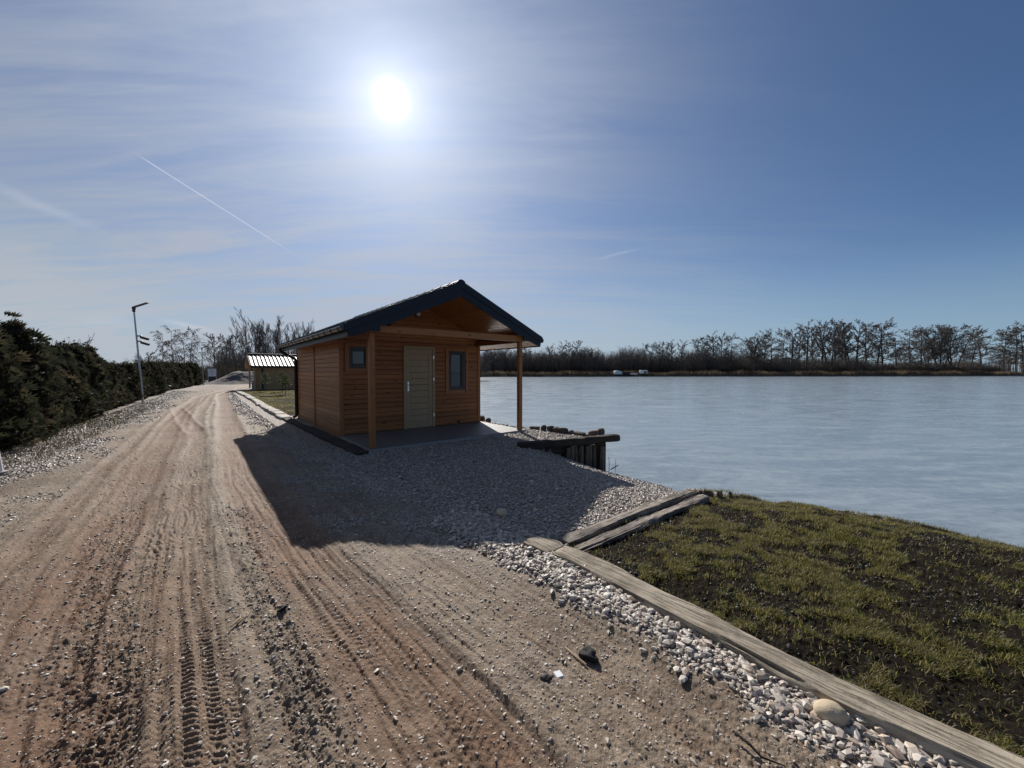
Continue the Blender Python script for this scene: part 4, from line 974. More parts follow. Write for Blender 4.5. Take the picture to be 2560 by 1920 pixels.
def stones(name, xs, ys, sz, seed, flat=.45, low=False, zoff=.25, warm=.0):
    rg = np.random.RandomState(seed); n = len(xs); z = height(xs, ys)[0]
    T = OCT_V if low else ICO_V; F = OCT_F if low else ICO_F
    dims = np.stack([1+rg.rand(n)*.5, .62+rg.rand(n)*.35, (.35+rg.rand(n)*.45) if flat else np.ones(n)*.8], 1)
    v = np.sign(T[None])*np.abs(T[None])**.75*(1+rg.uniform(-.28, .28, (n, len(T), 1)))*dims[:, None]
    # tilt a flattish chip only a little, spin freely
    a = rg.uniform(0, 6.283, n); tx = rg.normal(0, .24, n); ty = rg.normal(0, .24, n)
    ca, sa = np.cos(a), np.sin(a); x, y, zz = v[..., 0], v[..., 1], v[..., 2]
    y, zz = y*np.cos(tx)[:, None]-zz*np.sin(tx)[:, None], y*np.sin(tx)[:, None]+zz*np.cos(tx)[:, None]
    x, zz = x*np.cos(ty)[:, None]-zz*np.sin(ty)[:, None], x*np.sin(ty)[:, None]+zz*np.cos(ty)[:, None]
    x, y = x*ca[:, None]-y*sa[:, None], x*sa[:, None]+y*ca[:, None]
    V = np.stack([x, y, zz], -1)*sz[:, None, None]/2; V[..., 0] += xs[:, None]; V[..., 1] += ys[:, None]; V[..., 2] += (z+sz*zoff*.6)[:, None]
    FF = (F[None]+(np.arange(n)*len(T))[:, None, None]).reshape(-1, 3)
    base = np.array([(.42, .39, .37), (.56, .53, .50), (.34, .31, .30), (.50, .43, .37), (.40, .32, .28), (.62, .60, .57)])[rg.choice(6, n, p=[.3, .22, .18, .14, .08, .08])]
    base = base*np.array([.98, .92, .84])
    base = base*(1-warm)+np.array([(.34, .27, .20)])*warm
    c = np.repeat((base*rg.uniform(.75, 1.12, (n, 1))), len(T), 0); c = np.concatenate([c, np.ones((len(c), 1))], 1)
    o = npmesh(name, V.reshape(-1, 3), FF, M['stone'], attrs={'tint': c}); o['kind'] = 'stuff'; return o
rg = np.random.RandomState(11)
def sample(n, poly, seed, dens=None):
    r_ = np.random.RandomState(seed); xs = []; P = np.array(poly); lo, hi = P.min(0), P.max(0); got = []
    tot = 0
    while tot < n:
        q = r_.uniform(lo, hi, (n*2, 2)); k = inside(q[:, 0], q[:, 1], poly)
        q = q[k]
        if dens is not None: q = q[r_.rand(len(q)) < dens(q[:, 0], q[:, 1])]
        got.append(q); tot += len(q)
        if len(got) > 60: break
    q = np.concatenate(got)[:n]; return q[:, 0], q[:, 1]
# thick band of white stones beside the long log
gbp = TRK['gb']
def dband(x, y):
    d, sg, al = polydist(x, y, gbp); return (1-sm(d+fbm(x*5, y*5, 21, 3)*.10, .06, .38))*(inside(x, y, LAWN1) == 0)
x, y = sample(9500, [(3.3, -.8), (2.6, -.8), (-1., 3.4), (-.6, 4.2), (.3, 3.4), (3.4, .2)], 1, dband)
k = len(x); sz = np.random.RandomState(2).lognormal(math.log(.0195), .44, k).clip(.006, .050)
stones('white_gravel', x, y, sz, 3, zoff=.42)
# slipway and yard
def dyard(x, y):
    _, G, Rr, B, l1, l2 = height(x, y, False); r = np.hypot(x, y); return np.clip(G-.25, 0, 1)*(B < .5)*np.clip(3.5/r, .12, 1)*(~incot(x, y))
def incot(x, y):
    s = (x-OC[0])*U[0]+(y-OC[1])*U[1]; t_ = (x-OC[0])*Vv[0]+(y-OC[1])*Vv[1]; return (s > -.05) & (s < CW+.05) & (t_ > -PD-.02) & (t_ < CL+.05)
YP = [(.2, 3.3), (-1.6, 4.6), (-4.2, 6.9), (-3.2, 8), (-.2, 9.6), (-1.2, 12.), (1.9, 8.6), (3.2, 7.5), (3.4, 6.0), (2.3, 4.7), (.5, 3.3)]
x, y = sample(36000, YP, 4, dyard); r = np.hypot(x, y)
sz = np.random.RandomState(5).lognormal(math.log(.023), .34, len(x)).clip(.010, .050)*(1+np.clip(r-5, 0, 6)*.05)
stones('yard_gravel', x, y, sz, 6, low=True, zoff=.35)
# verge along the hedge and the far part of the track
VP = [(-3.6, 1.), (-8.2, 5.7), (-11.9, 10.6), (-25.5, 29), (-20, 27.5), (-9.5, 14.2), (-4, 7.5), (-1.2, 4.5), (-1.8, 2.6)]
x, y = sample(34000, VP, 7, dyard); r = np.hypot(x, y)
sz = np.random.RandomState(8).lognormal(math.log(.020), .38, len(x)).clip(.009, .045)*(1+np.clip(r-5, 0, 15)*.05)
stones('verge_gravel', x, y, sz, 9, low=True, zoff=.2, warm=.35)
# scattered chips pressed into the mud
def dmud(x, y):
    _, G, Rr, B, l1, l2 = height(x, y, False); return (B < .5)*(1-.45*Rr)*np.clip(2.5/np.hypot(x, y), .15, 1)
x, y = sample(30000, [(-2.6, .8), (-9, 7), (-5, 9), (-.2, 3.8), (2.0, .9)], 12, dmud)
sz = np.random.RandomState(13).lognormal(math.log(.0080), .42, len(x)).clip(.004, .028)
stones('stone_chips', x, y, sz, 14, zoff=.12, warm=.35)
# dark clods thrown up beside the ruts
def dclod(x, y):
    a = polydist(x, y, TRK['dark'])[0]; b = polydist(x, y, TRK['darkL'])[0]; return np.maximum(np.exp(-(a/.12)**2), np.exp(-(b/.16)**2)*.8)
x, y = sample(3000, [(-2.2, .9), (-4.5, 4.5), (-2.6, 4.6), (-.2, 1.)], 15, dclod)
sz = np.random.RandomState(16).lognormal(math.log(.0085), .40, len(x)).clip(.004, .020)
o = stones('mud_clods', x, y, sz, 17, flat=0, zoff=.2, warm=.9)
a_ = o.data.attributes['tint']; buf = np.zeros(len(o.data.vertices)*4, np.float32); a_.data.foreach_get('color', buf); buf = buf.reshape(-1, 4); buf[:, :3] *= .55; a_.data.foreach_set('color', buf.ravel())
# earth crumbs on the lawn
x, y = sample(16000, LAWN1, 18, lambda a, b: np.clip(2.5/np.hypot(a, b), .1, 1)*np.clip(.55-fbm(a*2.4, b*2.4, 71, 3)*1.4, .05, 1))
sz = np.random.RandomState(19).lognormal(math.log(.009), .5, len(x)).clip(.004, .032)
o = stones('earth_crumbs', x, y, sz, 20, flat=0, zoff=.1)
a_ = o.data.attributes['tint']; buf = np.zeros(len(o.data.vertices)*4, np.float32); a_.data.foreach_get('color', buf); buf = buf.reshape(-1, 4)
buf[:, :3] = np.array([.026, .020, .015])*np.repeat(np.random.RandomState(3).uniform(.5, 1.4, len(x)), 12)[:, None]; a_.data.foreach_set('color', buf.ravel())

# ------------------------------------------------------------------ grass
def blades(name, xs, ys, seed, L=(.02, .055), W_=.0026, strawy=.35, cluster=None):
    r_ = np.random.RandomState(seed); n = len(xs); z = height(xs, ys)[0]
    a = r_.uniform(0, 6.283, n); lean = r_.uniform(.25, 1.25, n); ln = r_.uniform(*L, n); wd = W_*r_.uniform(.7, 1.4, n)
    dx, dy = np.cos(a), np.sin(a); ox, oy = -dy, dx
    base = np.stack([xs, ys, z-.004], 1)
    def pt(q, lf):
        h = np.cos(lean*lf)*ln*q; s = np.sin(lean*lf)*ln*q; return base+np.stack([dx*s, dy*s, h], 1)
    m_ = pt(.55, .7); tp = pt(1., 1.15); side = np.stack([ox, oy, 0*ox], 1)
    V = np.stack([base-side*wd[:, None]/2, base+side*wd[:, None]/2, m_-side*wd[:, None]*.42, m_+side*wd[:, None]*.42, tp], 1).reshape(-1, 3)
    i = np.arange(n)*5; F4 = np.stack([i, i+1, i+3, i+2], 1); F3 = np.stack([i+2, i+3, i+4], 1)
    g = np.array([(.15, .16, .032), (.23, .21, .048), (.085, .105, .025), (.30, .255, .08)])[r_.randint(0, 4, n)]
    s = np.array([(.27, .215, .10), (.20, .155, .075), (.33, .27, .15)])[r_.randint(0, 3, n)]
    pick = (r_.rand(n) < strawy+.25*fbm(xs*1.3, ys*1.3, 77, 2))[:, None]; c = np.where(pick, s, g)*r_.uniform(.7, 1.2, (n, 1))
    c = np.repeat(np.concatenate([c, np.ones((n, 1))], 1), 5, 0)
    npmesh(name, V, [F4, F3], M['blade'], attrs={'tint': c}, kind='stuff')
def dgrass(x, y):
    p = fbm(x*3.4, y*3.4, 71, 4, .6)*.95+.12*fbm(x*.9, y*.9, 73, 2); q = fbm(x*11, y*11, 72, 3); d = np.hypot(x, y)
    e, _, _ = polydist(x, y, [(2.35, 4.75), (3.25, 4.65), (4.1, 4.1), (4.8, 3.25), (6.0, 1.2)])
    return np.clip((p+.65*q-.05-.35*np.exp(-((x-.75)**2+(y-2.95)**2)/.16)+.45*np.exp(-(e/.35)**2))*2.2, .02, 1)*np.clip(3/d, .3, 1)
x, y = sample(190000, [(.40, 3.12), (2.35, 4.85), (3.25, 4.75), (4.1, 4.2), (4.85, 3.3), (6.0, 1.4), (5.5, .5), (2.3, .6), (1.95, 1.2), (1.62, 1.62), (.8, 2.66)], 30, dgrass)
kx = np.random.RandomState(33); tuft = kx.normal(0, .006, (2, len(x)))
blades('grass', x+tuft[0], y+tuft[1], 31, L=(.018, .058), W_=.0030)
x, y = sample(26000, LAWN2, 34, lambda a, b: np.clip(.75+fbm(a*.9, b*.9, 74, 3)*1.2, .1, 1))
blades('lawn_grass', x, y, 35, L=(.05, .10), W_=.010, strawy=.45)

# ------------------------------------------------------------------ trees without leaves
def grow(rg, base, dirn, length, rad, levels, spread, nb, segs=5, wander=.12, up=.0, start=.35, taper=.25, ratio=.5, rmin=.012, droop=0.):
    """returns a list of (p0,p1,r0,r1,level)"""
    out = []
    def rec(p, d, L_, r, lev):
        n = segs if lev < levels else 3; q = p.copy(); dd = d.copy(); pts = [(q.copy(), r)]
        for i in range(n):
            dd = dd+np.array([rg.normal(0, wander), rg.normal(0, wander), rg.normal(0, wander*.6)+up*(.5 if lev else .1)-droop*lev*.25]); dd /= np.linalg.norm(dd)
            q2 = q+dd*L_/n; r2 = max(rmin, r*(1-(1-taper)*(i+1)/n)); out.append((q, q2, pts[-1][1], r2, lev)); q = q2; pts.append((q.copy(), r2))
        if lev < levels:
            m_ = nb[min(lev, len(nb)-1)]
            for b in range(m_):
                f = start[min(lev, len(start)-1)]+(1-start[min(lev, len(start)-1)])*(b+rg.rand())/m_; k_ = min(n-1, int(f*n)); a, ra = pts[k_]; b2, rb = pts[k_+1]; ff = f*n-k_
                pp = a+(b2-a)*ff; rr = ra+(rb-ra)*ff; ax = rg.normal(size=3); ax -= ax@dd*dd; ax /= np.linalg.norm(ax); sp_ = spread[min(lev, len(spread)-1)]*rg.uniform(.75, 1.2)
                nd = dd*math.cos(sp_)+ax*math.sin(sp_); nd /= np.linalg.norm(nd)
                rec(pp, nd, L_*ratio*rg.uniform(.7, 1.15)*(1.15-.55*f if lev == 0 else 1.), max(rmin, rr*.55), lev+1)
    rec(np.array(base, float), np.array(dirn, float)/np.linalg.norm(dirn), length, rad, 0)
    return out
def sticks_mesh(segs, n=3):
    P0 = np.array([s[0] for s in segs]); P1 = np.array([s[1] for s in segs]); r0 = np.array([s[2] for s in segs]); r1 = np.array([s[3] for s in segs])
    d = P1-P0; d /= np.linalg.norm(d, axis=1)[:, None]+1e-9
    a = np.cross(d, np.where(np.abs(d[:, 2:3]) < .9, np.array([[0, 0, 1.]]), np.array([[1., 0, 0]]))); a /= np.linalg.norm(a, axis=1)[:, None]; b = np.cross(d, a)
    V = []
    for P_, r in ((P0, r0), (P1, r1)):
        for k in range(n):
            q = 2*math.pi*k/n; V.append(P_+(a*math.cos(q)+b*math.sin(q))*r[:, None])
    V = np.stack(V, 1).reshape(-1, 3); i = (np.arange(len(segs))*2*n)[:, None]
    F = np.concatenate([i+np.array([[k, (k+1) % n, n+(k+1) % n, n+k]]) for k in range(n)])
    return V, F
def make_tree(kind, seed, name='bare_tree'):
    rg = np.random.RandomState(seed)
    if kind == 'alder':      # tall clear trunk, layered flat crown in the upper half (unit height 10)
        s = grow(rg, (0, 0, 0), (rg.normal(0, .05), rg.normal(0, .05), 1), 9.4, .20, 3, (1.0, .7, .6), (30, 9, 6), 8, .03, .05, (.30, .2, .2), .2, .27, .020)
    elif kind == 'broad':    # several leaning stems and a wide crown
        s = []
        for k in range(4):
            q = k*1.7+rg.rand(); s += grow(rg, (.25*math.cos(q), .25*math.sin(q), 0), (.26*math.cos(q), .26*math.sin(q), 1), 8.8+rg.rand(), .15, 3, (1.0, .7, .6), (15, 9, 6), 8, .035, .04, (.26, .2, .2), .2, .33, .020)
    elif kind == 'cone':     # layered, widest low down
        s = grow(rg, (0, 0, 0), (0, 0, 1), 9.7, .20, 3, (1.4, .7, .6), (40, 9, 6), 8, .025, .01, (.18, .2, .2), .15, .32, .020)
    elif kind == 'fan':      # upswept poplar or willow
        s = []
        for k in range(7):
            q = k*.9+rg.rand(); l_ = .12+.30*rg.rand()
            s += grow(rg, (.15*math.cos(q), .15*math.sin(q), 0), (l_*math.cos(q), l_*math.sin(q), 1), 8+2*rg.rand(), .12, 3, (.42, .4, .4), (9, 7, 5), 8, .05, .12, (.24, .15, .2), .2, .40, .016)
    elif kind == 'birch':
        s = grow(rg, (0, 0, 0), (rg.normal(0, .03), 0, 1), 9.8, .13, 3, (.7, .6, .5), (30, 9, 6), 8, .04, .02, (.15, .1, .1), .12, .30, .016, .45)
    else:                    # open crown
        s = grow(rg, (0, 0, 0), (rg.normal(0, .05), rg.normal(0, .05), 1), 9., .19, 3, (.8, .7, .6), (18, 9, 6), 8, .05, .06, (.2, .2, .2), .2, .38, .020)
    tr = [q for q in s if q[4] == 0]; cr = [q for q in s if q[4] > 0]
    root = empty(name, (0, 0, 0)); bark = M['birchbark'] if kind == 'birch' else M['bark']
    V, F = sticks_mesh(tr, 7); npmesh('trunk', V, F, bark, root)
    V, F = sticks_mesh(cr, 3)
    if kind in ('alder', 'cone', 'broad', 'oak'):   # cones and buds
        tips = [q[1] for q in cr if q[4] == 3]; T_ = np.array(tips); T_ = T_[rg.rand(len(T_)) < .6]; m_ = len(T_)
        v = (OCT_V[None]*.045*rg.uniform(.6, 1.3, (m_, 1, 1))+T_[:, None]).reshape(-1, 3); b = len(V)
        f = (OCT_F[None]+(np.arange(m_)*6)[:, None, None]).reshape(-1, 3)+b; V = np.concatenate([V, v]); npmesh('crown', V, [F, f], M['twig'], root)
    else: npmesh('crown', V, F, M['birch'] if kind == 'birch' else M['twig'], root)
    return root
PROTO = {}
for kd, n_ in (('alder', 5), ('broad', 2), ('cone', 3), ('fan', 2), ('birch', 2), ('oak', 3)):
    PROTO[kd] = [make_tree(kd, 100+k*7+len(kd)) for k in range(n_)]
used = set()
def plant(kind, k, x, y, h, wide, label, cat, group, rz=None, z=0.):
    p = PROTO[kind][k % len(PROTO[kind])]; rz = (k*2.3) % 6.28 if rz is None else rz
    sc = (h/10*wide, h/10*wide, h/10)
    if id(p) in used: return copy_thing(p, (x, y, z), rz, sc, label, group)
    used.add(id(p)); p.location = (x, y, z); p.rotation_euler = (0, 0, rz); p.scale = sc; tag(p, label, cat, group)
    return p
# far shore, left to right: bearing (column of sight line), crown top row, kind, width
FT = [(487, 348, 'oak', 1.1), (505, 343, 'oak', 1.1), (526, 341, 'cone', .7), (549, 344, 'oak', 1.), (561, 342, 'alder', 1.1), (570, 341, 'alder', 1.1), (576, 338, 'alder', .9), (585, 348, 'oak', 1.1), (592, 346, 'alder', 1.1), (598, 348, 'alder', .9),
      (633, 346, 'alder', 1.2), (641, 348, 'oak', 1.), (650, 342, 'broad', .8), (661, 341, 'broad', .8), (672, 340, 'alder', 1.2), (681, 340, 'alder', 1.1), (696, 336, 'alder', 1.2), (703, 335, 'alder', .9), (710, 336, 'cone', .8), (714, 331.6, 'alder', 1.), (720, 333, 'alder', 1.), (731, 333, 'cone', .75), (747, 338, 'oak', 1.1), (752, 336, 'broad', .8),
      (755, 333.5, 'alder', .9), (763, 330, 'alder', .95), (771, 329, 'cone', .75), (782, 328, 'cone', .75), (791.8, 326.2, 'alder', 1.), (798.5, 327.5, 'alder', .9), (806.7, 321.7, 'alder', 1.1), (813.6, 322.7, 'alder', .9), (821.2, 319.6, 'alder', 1.), (827.5, 321, 'alder', .9), (832, 322, 'alder', .8), (835.8, 319.6, 'alder', 1.), (841, 319, 'alder', .9), (844.6, 318.3, 'alder', 1.), (850, 321, 'alder', .8), (856, 320.3, 'alder', 1.1), (866.8, 320.9, 'alder', 1.), (875.6, 320.9, 'alder', .9), (882, 319.6, 'cone', .95),
      (895.9, 335.5, 'oak', 1.2), (909.8, 325.3, 'cone', .8), (921.2, 326, 'cone', .85), (930, 325, 'broad', .8), (940.8, 323.5, 'broad', .9), (952.2, 324, 'broad', 1.), (969, 331, 'oak', .9), (980.7, 326, 'cone', .95), (1003.5, 326.3, 'cone', .8), (1016.2, 321.5, 'cone', .9), (1022.5, 324, 'cone', .9)]
def shore_y(x):
    return float(np.interp(x, [p[0] for p in FS[:6]], [p[1] for p in FS[:6]]))
ordn = ['first', 'second', 'third', 'fourth', 'fifth', 'sixth', 'seventh', 'eighth', 'ninth', 'tenth', 'eleventh', 'twelfth', 'thirteenth', 'fourteenth', 'fifteenth', 'sixteenth', 'seventeenth', 'eighteenth', 'nineteenth', 'twentieth', 'twenty-first', 'twenty-second', 'twenty-third', 'twenty-fourth']
rgt = random.Random(77)
for k, (px, py, kd, wd) in enumerate(FT):
    k_ = (px-512)/385.2; yd = 150
    for _ in range(6): yd = shore_y(k_*yd)+8+rgt.random()*.5
    yd += rgt.uniform(3, 14); x = k_*yd; h = (1.5-.1+(371.02-py)/385.2*yd)*.94
    look = {'alder': 'bare flat-topped alder', 'broad': 'spreading bare tree', 'cone': 'tapering layered bare tree', 'oak': 'low rounded bare tree'}[kd]
    if px < 520: where = 'seen under the porch roof' if k == 1 else 'seen beside the cottage wall'
    elif px < 610: where = f'across the ice, {ordn[k-2]} tree right of the porch post'
    elif px < 745: where = f'across the ice, {ordn[k-10]} tree right of the tarpaulin shelter'
    elif px < 890: where = f'in the tallest far clump, {ordn[k-22]} from its left'
    else: where = f'across the ice, {ordn[len(FT)-1-k]} from the right edge'
    plant(kd, k, x, yd, h, wd*1.08, f'{look} {where}', 'tree', 'bare trees on the far shore', z=.1)
# left side beyond the hedge: (column, row, distance, kind, width, label)
for k, (px, py, d, kd, wd, lab) in enumerate([
    (163, 333, 66, 'birch', 1.0, 'leftmost weeping birch behind the far end of the hedge'), (173, 329, 68, 'birch', 1.0, 'second birch behind the hedge with drooping twigs'), (184, 333, 66, 'birch', .9, 'slim birch in the middle of the birch group'), (190, 329, 70, 'birch', .9, 'rightmost tall birch above the end of the hedge'),
    (150, 352, 52, 'oak', 1.3, 'low spreading bare tree just right of the tall lamp pole'), (216, 336, 80, 'oak', .9, 'bare tree just right of the distant lamp pole'), (226, 334, 84, 'oak', .9, 'forked bare tree above the notice board'), (238, 335, 80, 'oak', .8, 'bare tree above the peak of the gravel heap'),
    (254, 327, 84, 'fan', .75, 'upswept bare tree left of the distant cabin roof'), (271, 323, 86, 'fan', 1.0, 'biggest fan-shaped bare tree behind the distant cabin'), (292, 329, 92, 'fan', .8, 'fan-shaped bare tree partly behind the cottage eave'), (306, 330, 94, 'fan', .8, 'bare tree whose top shows above the cottage roof edge'), (245, 340, 78, 'oak', .7, 'thin bare tree between the heap and the cabin')]):
    k_ = (px-512)/385.2; h = 1.5+(371.02-py)/385.2*d
    plant(kd, k+3, k_*d, d, h, wd*1.15, lab, 'tree', 'bare trees beyond the track')
# woods that read as one mass: stems, twigs and scrub
def woods(name, path, n, hfun, seed, depth, mat, twigs=9, rad=.045):
    rg = np.random.RandomState(seed); P = np.array(path, float); seg = np.linalg.norm(np.diff(P, axis=0), axis=1); cum = np.concatenate([[0], np.cumsum(seg)]); segs = []
    t_ = rg.rand(n)*cum[-1]; X_ = np.interp(t_, cum, P[:, 0])+rg.uniform(-1, 1, n)*1.; off = rg.uniform(0, depth, n); Y_ = np.interp(t_, cum, P[:, 1])
    # outward normal
    k_ = np.clip(np.searchsorted(cum, t_)-1, 0, len(seg)-1); d = np.diff(P, axis=0)[k_]/seg[k_][:, None]; X_ += -d[:, 1]*off; Y_ += d[:, 0]*off
    H = hfun(X_, Y_, t_)*rg.uniform(.55, 1.08, n)
    for x, y, h in zip(X_, Y_, H):
        lx, ly = rg.normal(0, .06, 2)*h; p0 = np.array([x, y, 0.]); p1 = np.array([x+lx*.5, y+ly*.5, h*.5]); p2 = np.array([x+lx, y+ly, h]); r = rad*(.6+h*.10)
        segs += [(p0, p1, r, r*.7), (p1, p2, r*.7, r*.25)]
        for _ in range(twigs):
            f = rg.uniform(.15, .98); b = p0+(p2-p0)*f; a = rg.uniform(0, 6.283); L_ = h*(.10+.16*(1-f))*rg.uniform(.6, 1.5); up = rg.uniform(.2, 1.2)
            e = b+np.array([math.cos(a)*L_, math.sin(a)*L_, L_*up]); segs.append((b, e, r*.38, r*.16))
    V, F = sticks_mesh(segs, 3); return npmesh(name, V, F, mat, kind='stuff')
def hf(x, y, t_):
    base = np.interp(x, [-60, -15, 20, 50, 75, 100, 150, 170, 190, 240, 300], [9, 9.5, 10.5, 9.5, 9, 6.5, 6.5, 5, 6.5, 5.5, 5]); return base*(1+.35*fbm(x*.12, y*.12+3, 5, 3))
back = [(-60, 150), (-12, 161), (60, 168), (140, 178), (200, 187), (250, 191)]
woods('woodland', back[:3], 5200, hf, 5, 26, M['twig'], 13, .07)
woods('woodland', back[2:], 8500, lambda x, y, t_: np.interp(x, [60, 75, 95, 165, 185, 300], [9.5, 9, 8.4, 8.0, 5.6, 6.2])*(1+.5*fbm(x*.1, y*.1, 6, 3)), 6, 24, M['twig'], 13, .07)
woods('woodland', [(250, 191), (310, 178), (342, 120), (342, 40), (310, -80)], 900, lambda x, y, t_: x*0+11., 7, 20, M['twig'], 6, .09)
woods('woodland', [(-52, 66), (-40, 72), (-22, 78), (-5, 92)], 3400, lambda x, y, t_: 5.2+x*0+1.4*fbm(x*.2, y*.2, 9, 2), 8, 14, M['twig'], 13, .05)
woods('woodland', [(-40, 50), (-34, 54), (-22, 58)], 900, lambda x, y, t_: x*0+2.3, 9, 5, M['scrub'], 12, .02)
# scrub and dry reeds along the far bank
def scrub(name, path, n, h0, h1, seed, depth, mat, tint=None, lean=.35, wd=.06, z=0.):
    rg = np.random.RandomState(seed); P = np.array(path, float); seg = np.linalg.norm(np.diff(P, axis=0), axis=1); cum = np.concatenate([[0], np.cumsum(seg)])
    t_ = rg.rand(n)*cum[-1]; k_ = np.clip(np.searchsorted(cum, t_)-1, 0, len(seg)-1); d = np.diff(P, axis=0)[k_]/seg[k_][:, None]; off = rg.rand(n)**1.3*depth
    x = np.interp(t_, cum, P[:, 0])-d[:, 1]*off; y = np.interp(t_, cum, P[:, 1])+d[:, 0]*off
    h = rg.uniform(h0, h1, n)*(1+.7*fbm(x*.18, y*.18, seed, 3)).clip(.3, 2); a = rg.uniform(0, 6.283, n); l_ = np.abs(rg.normal(0, lean, n))*h
    b = np.stack([x, y, np.full(n, z)], 1); tpt = b+np.stack([np.cos(a)*l_, np.sin(a)*l_, h], 1); s_ = np.stack([-np.sin(a), np.cos(a), 0*a], 1)*(wd*rg.uniform(.5, 1.4, n))[:, None]
    V = np.stack([b-s_, b+s_, tpt], 1).reshape(-1, 3); F = np.arange(n*3).reshape(-1, 3)
    c = np.array(tint)[rg.randint(0, len(tint), n)]*rg.uniform(.6, 1.2, (n, 1)); c = np.repeat(np.concatenate([c, np.ones((n, 1))], 1), 3, 0)
    npmesh(name, V, F, mat, attrs={'tint': c}, kind='stuff')
BR = [(.24, .17, .105), (.30, .22, .135), (.15, .11, .07), (.36, .28, .18)]
scrub('dry_reeds', [(p[0], p[1]+1.2) for p in FS[:6]], 60000, .6, 1.9, 40, 7, M['reed'], BR, z=-.1, wd=.07)
scrub('undergrowth', [(p[0], p[1]+8) for p in FS[:6]], 60000, 1.6, 4.2, 41, 16, M['reed'], [(.055, .042, .034), (.075, .055, .042), (.045, .036, .030)], z=0, wd=.07)
scrub('undergrowth', [(-52, 62), (-40, 66), (-20, 74)], 12000, .8, 2.4, 42, 10, M['reed'], [(.055, .045, .034), (.085, .065, .045)], z=0, wd=.05)
scrub('weeds', [(-36, 49), (-30, 52), (-22, 50)], 2500, .2, .8, 43, 3, M['reed'], BR, z=0, wd=.02)

# ------------------------------------------------------------------ thuja hedge
def make_thuja(seed, n):
    rg = np.random.RandomState(seed); root = empty('thuja_bush', (0, 0, 0))
    # unit height 1, radius .36: fronds set on a lumpy shell and inside it
    h = rg.rand(n)**.85; ang = rg.uniform(0, 6.283, n)
    prof = .36*np.clip(1.12-h, 0, 1)**.42*(.72+.35*np.sin(np.clip(h*6, 0, 1.57)))
    lump = 1+.62*fbm(ang*1.9, h*6., seed, 3, .6)
    rr = prof*lump*(1-.38*rg.rand(n)**2.2)
    c = np.stack([np.cos(ang)*rr, np.sin(ang)*rr, h*.97], 1)
    # leading shoots that stick out above
    k = (rg.rand(n) < .10) & (h > .5); c[k, 2] += rg.uniform(0, .13, k.sum()); c[k, :2] *= .75
    out = np.stack([np.cos(ang), np.sin(ang), np.zeros(n)], 1)
    d = out*rg.uniform(.5, 1., (n, 1))+np.array([[0, 0, 1]])*rg.uniform(.15, 1.1, (n, 1))+rg.normal(0, .28, (n, 3)); d /= np.linalg.norm(d, axis=1)[:, None]
    s = np.cross(d, rg.normal(size=(n, 3))); s /= np.linalg.norm(s, axis=1)[:, None]
    L_ = (rg.uniform(.03, .075, n)*(1+.5*(rg.rand(n) < .15)))[:, None]; V = []; nl = 5
    for j in range(nl):      # a frond: fan of narrow sprigs
        q = (j-(nl-1)/2)*.42; dd = d*math.cos(q)+s*math.sin(q); b = c+d*L_*.12*abs(j-2); t_ = b+dd*L_*(1-.16*abs(j-2)); w_ = (s*math.cos(q)-d*math.sin(q))*L_*.115
        mid = b+(t_-b)*.55; V += [b, mid-w_, t_, mid+w_]
    V = np.stack(V, 1); nn = V.shape[1]; F = (np.arange(n)[:, None, None]*nn+(np.arange(nl)*4)[None, :, None]+np.arange(4)[None, None]).reshape(-1, 4)
    base = np.array([(.027, .034, .018), (.040, .044, .022), (.052, .045, .026), (.088, .068, .042), (.020, .026, .014)])[rg.choice(5, n, p=[.3, .25, .2, .1, .15])]*rg.uniform(.7, 1.35, (n, 1))
    tt = np.concatenate([base, np.ones((n, 1))], 1); tt = np.repeat(tt, nn, 0)
    npmesh('crown', V.reshape(-1, 3), F, M['leaf'], root, attrs={'tint': tt})
    segs = grow(rg, (0, 0, 0), (0, 0, 1), .95, .022, 2, (.9, .6), (26, 5), 8, .03, .12, (.06, .2), .12, .42, .002)
    V, F = sticks_mesh(segs, 4); npmesh('trunk', V, F, M['bark'], root)
    return root
TH = [make_thuja(200+k, 5200) for k in range(4)]; usedt = set()
hx = np.array([p[0] for p in HEDGE]); hy = np.array([p[1] for p in HEDGE])
cumh = np.concatenate([[0], np.cumsum(np.hypot(np.diff(hx), np.diff(hy)))]); s = 3.2; k = 0; rgh = random.Random(5)
HT_Y = [3, 8.0, 9.0, 9.7, 10.1, 10.6, 12, 14, 16, 18, 20, 24, 30, 40, 44]; HT_H = [2.35, 2.40, 2.42, 2.2, 1.85, 2.2, 2.3, 2.1, 1.95, 1.75, 1.8, 1.9, 2.05, 2.2, 2.2]
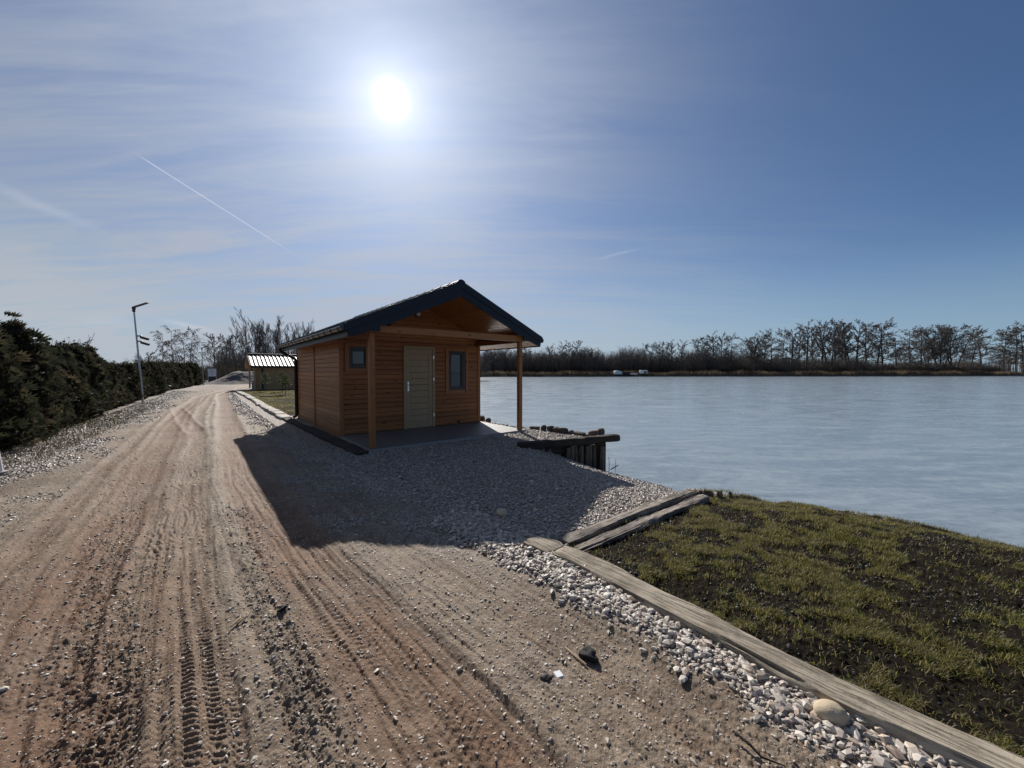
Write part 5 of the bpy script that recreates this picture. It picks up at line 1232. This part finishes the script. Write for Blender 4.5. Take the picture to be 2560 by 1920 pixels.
while s < cumh[-1]:
    x = np.interp(s, cumh, hx); y = np.interp(s, cumh, hy); x -= .62; y -= .40
    hh = float(np.interp(y, HT_Y, HT_H))*rgh.uniform(.82, 1.08); wide = rgh.uniform(.85, 1.2)
    far = y > 17
    if y < 9.9: lab, gp = 'tall shaggy dark thuja in the nearest stretch of hedge at the left edge', 'thujas in the nearest stretch of hedge'
    elif y < 17: lab, gp = 'dark thuja in the second hump of hedge left of the tall lamp pole', 'thujas left of the tall lamp pole'
    else: lab, gp = 'lower clipped thuja in the far stretch of hedge beyond the tall lamp pole', 'thujas in the far stretch of hedge'
    p = TH[k % 4]; x += -.25*(y > 12); loc = (x+rgh.uniform(-.12, .12), y+rgh.uniform(-.12, .12), -.03); rz = rgh.uniform(0, 6.28)
    W_ = hh*wide*(.92 if not far else .98); sc = (W_, W_, hh)
    if k % 4 in usedt: copy_thing(p, loc, rz, sc, lab, gp)
    else: usedt.add(k % 4); p.location = loc; p.rotation_euler = (0, 0, rz); p.scale = sc; tag(p, lab, 'hedge plant', gp)
    s += rgh.uniform(.62, .78); k += 1
# weeds at the hedge foot
scrub('hedge_weeds', HEDGE[1:4], 5000, .03, .14, 45, -.9, M['reed'], [(.06, .07, .03), (.10, .085, .05), (.14, .11, .065)], z=-.0, wd=.006)
# young pines on the far lawn
def pine(x, y, h, lab, seed):
    rg = np.random.RandomState(seed); root = empty('young_pine', (x, y, 0), 0, lab, 'young pine', 'young pines on the far lawn'); segs = [(np.array([0, 0, 0.]), np.array([.02, 0, h]), .02, .008)]; nd = []
    for k in range(5):
        z = h*(.45+.13*k)
        for b in range(6):
            a = b*1.05+k*.5; L_ = h*.30*(1-.15*k); e = np.array([math.cos(a)*L_, math.sin(a)*L_, z+L_*.45]); segs.append((np.array([0, 0, z]), e, .01, .004))
            for _ in range(46):
                f = rg.uniform(.25, 1.05); p0 = np.array([0, 0, z])+(e-np.array([0, 0, z]))*f; q = rg.normal(size=3); q[2] = abs(q[2]); q /= np.linalg.norm(q); nd.append((p0, p0+q*.13, .007, .003))
    V, F = sticks_mesh(segs, 5); npmesh('trunk', V, F, M['bark'], root); V, F = sticks_mesh(nd, 3); npmesh('needles', V, F, plain('pine_needles', (.22, .23, .09), .6), root)
pine(-13.9, 23.6, 1.15, 'young pine nearest the cottage downpipe on the far lawn', 1)
pine(-17.2, 26.8, 1.25, 'low bushy young pine left of the other two on the far lawn', 2)
pine(-15.9, 26.6, 1.3, 'middle young pine in front of the distant cabin wall', 3)
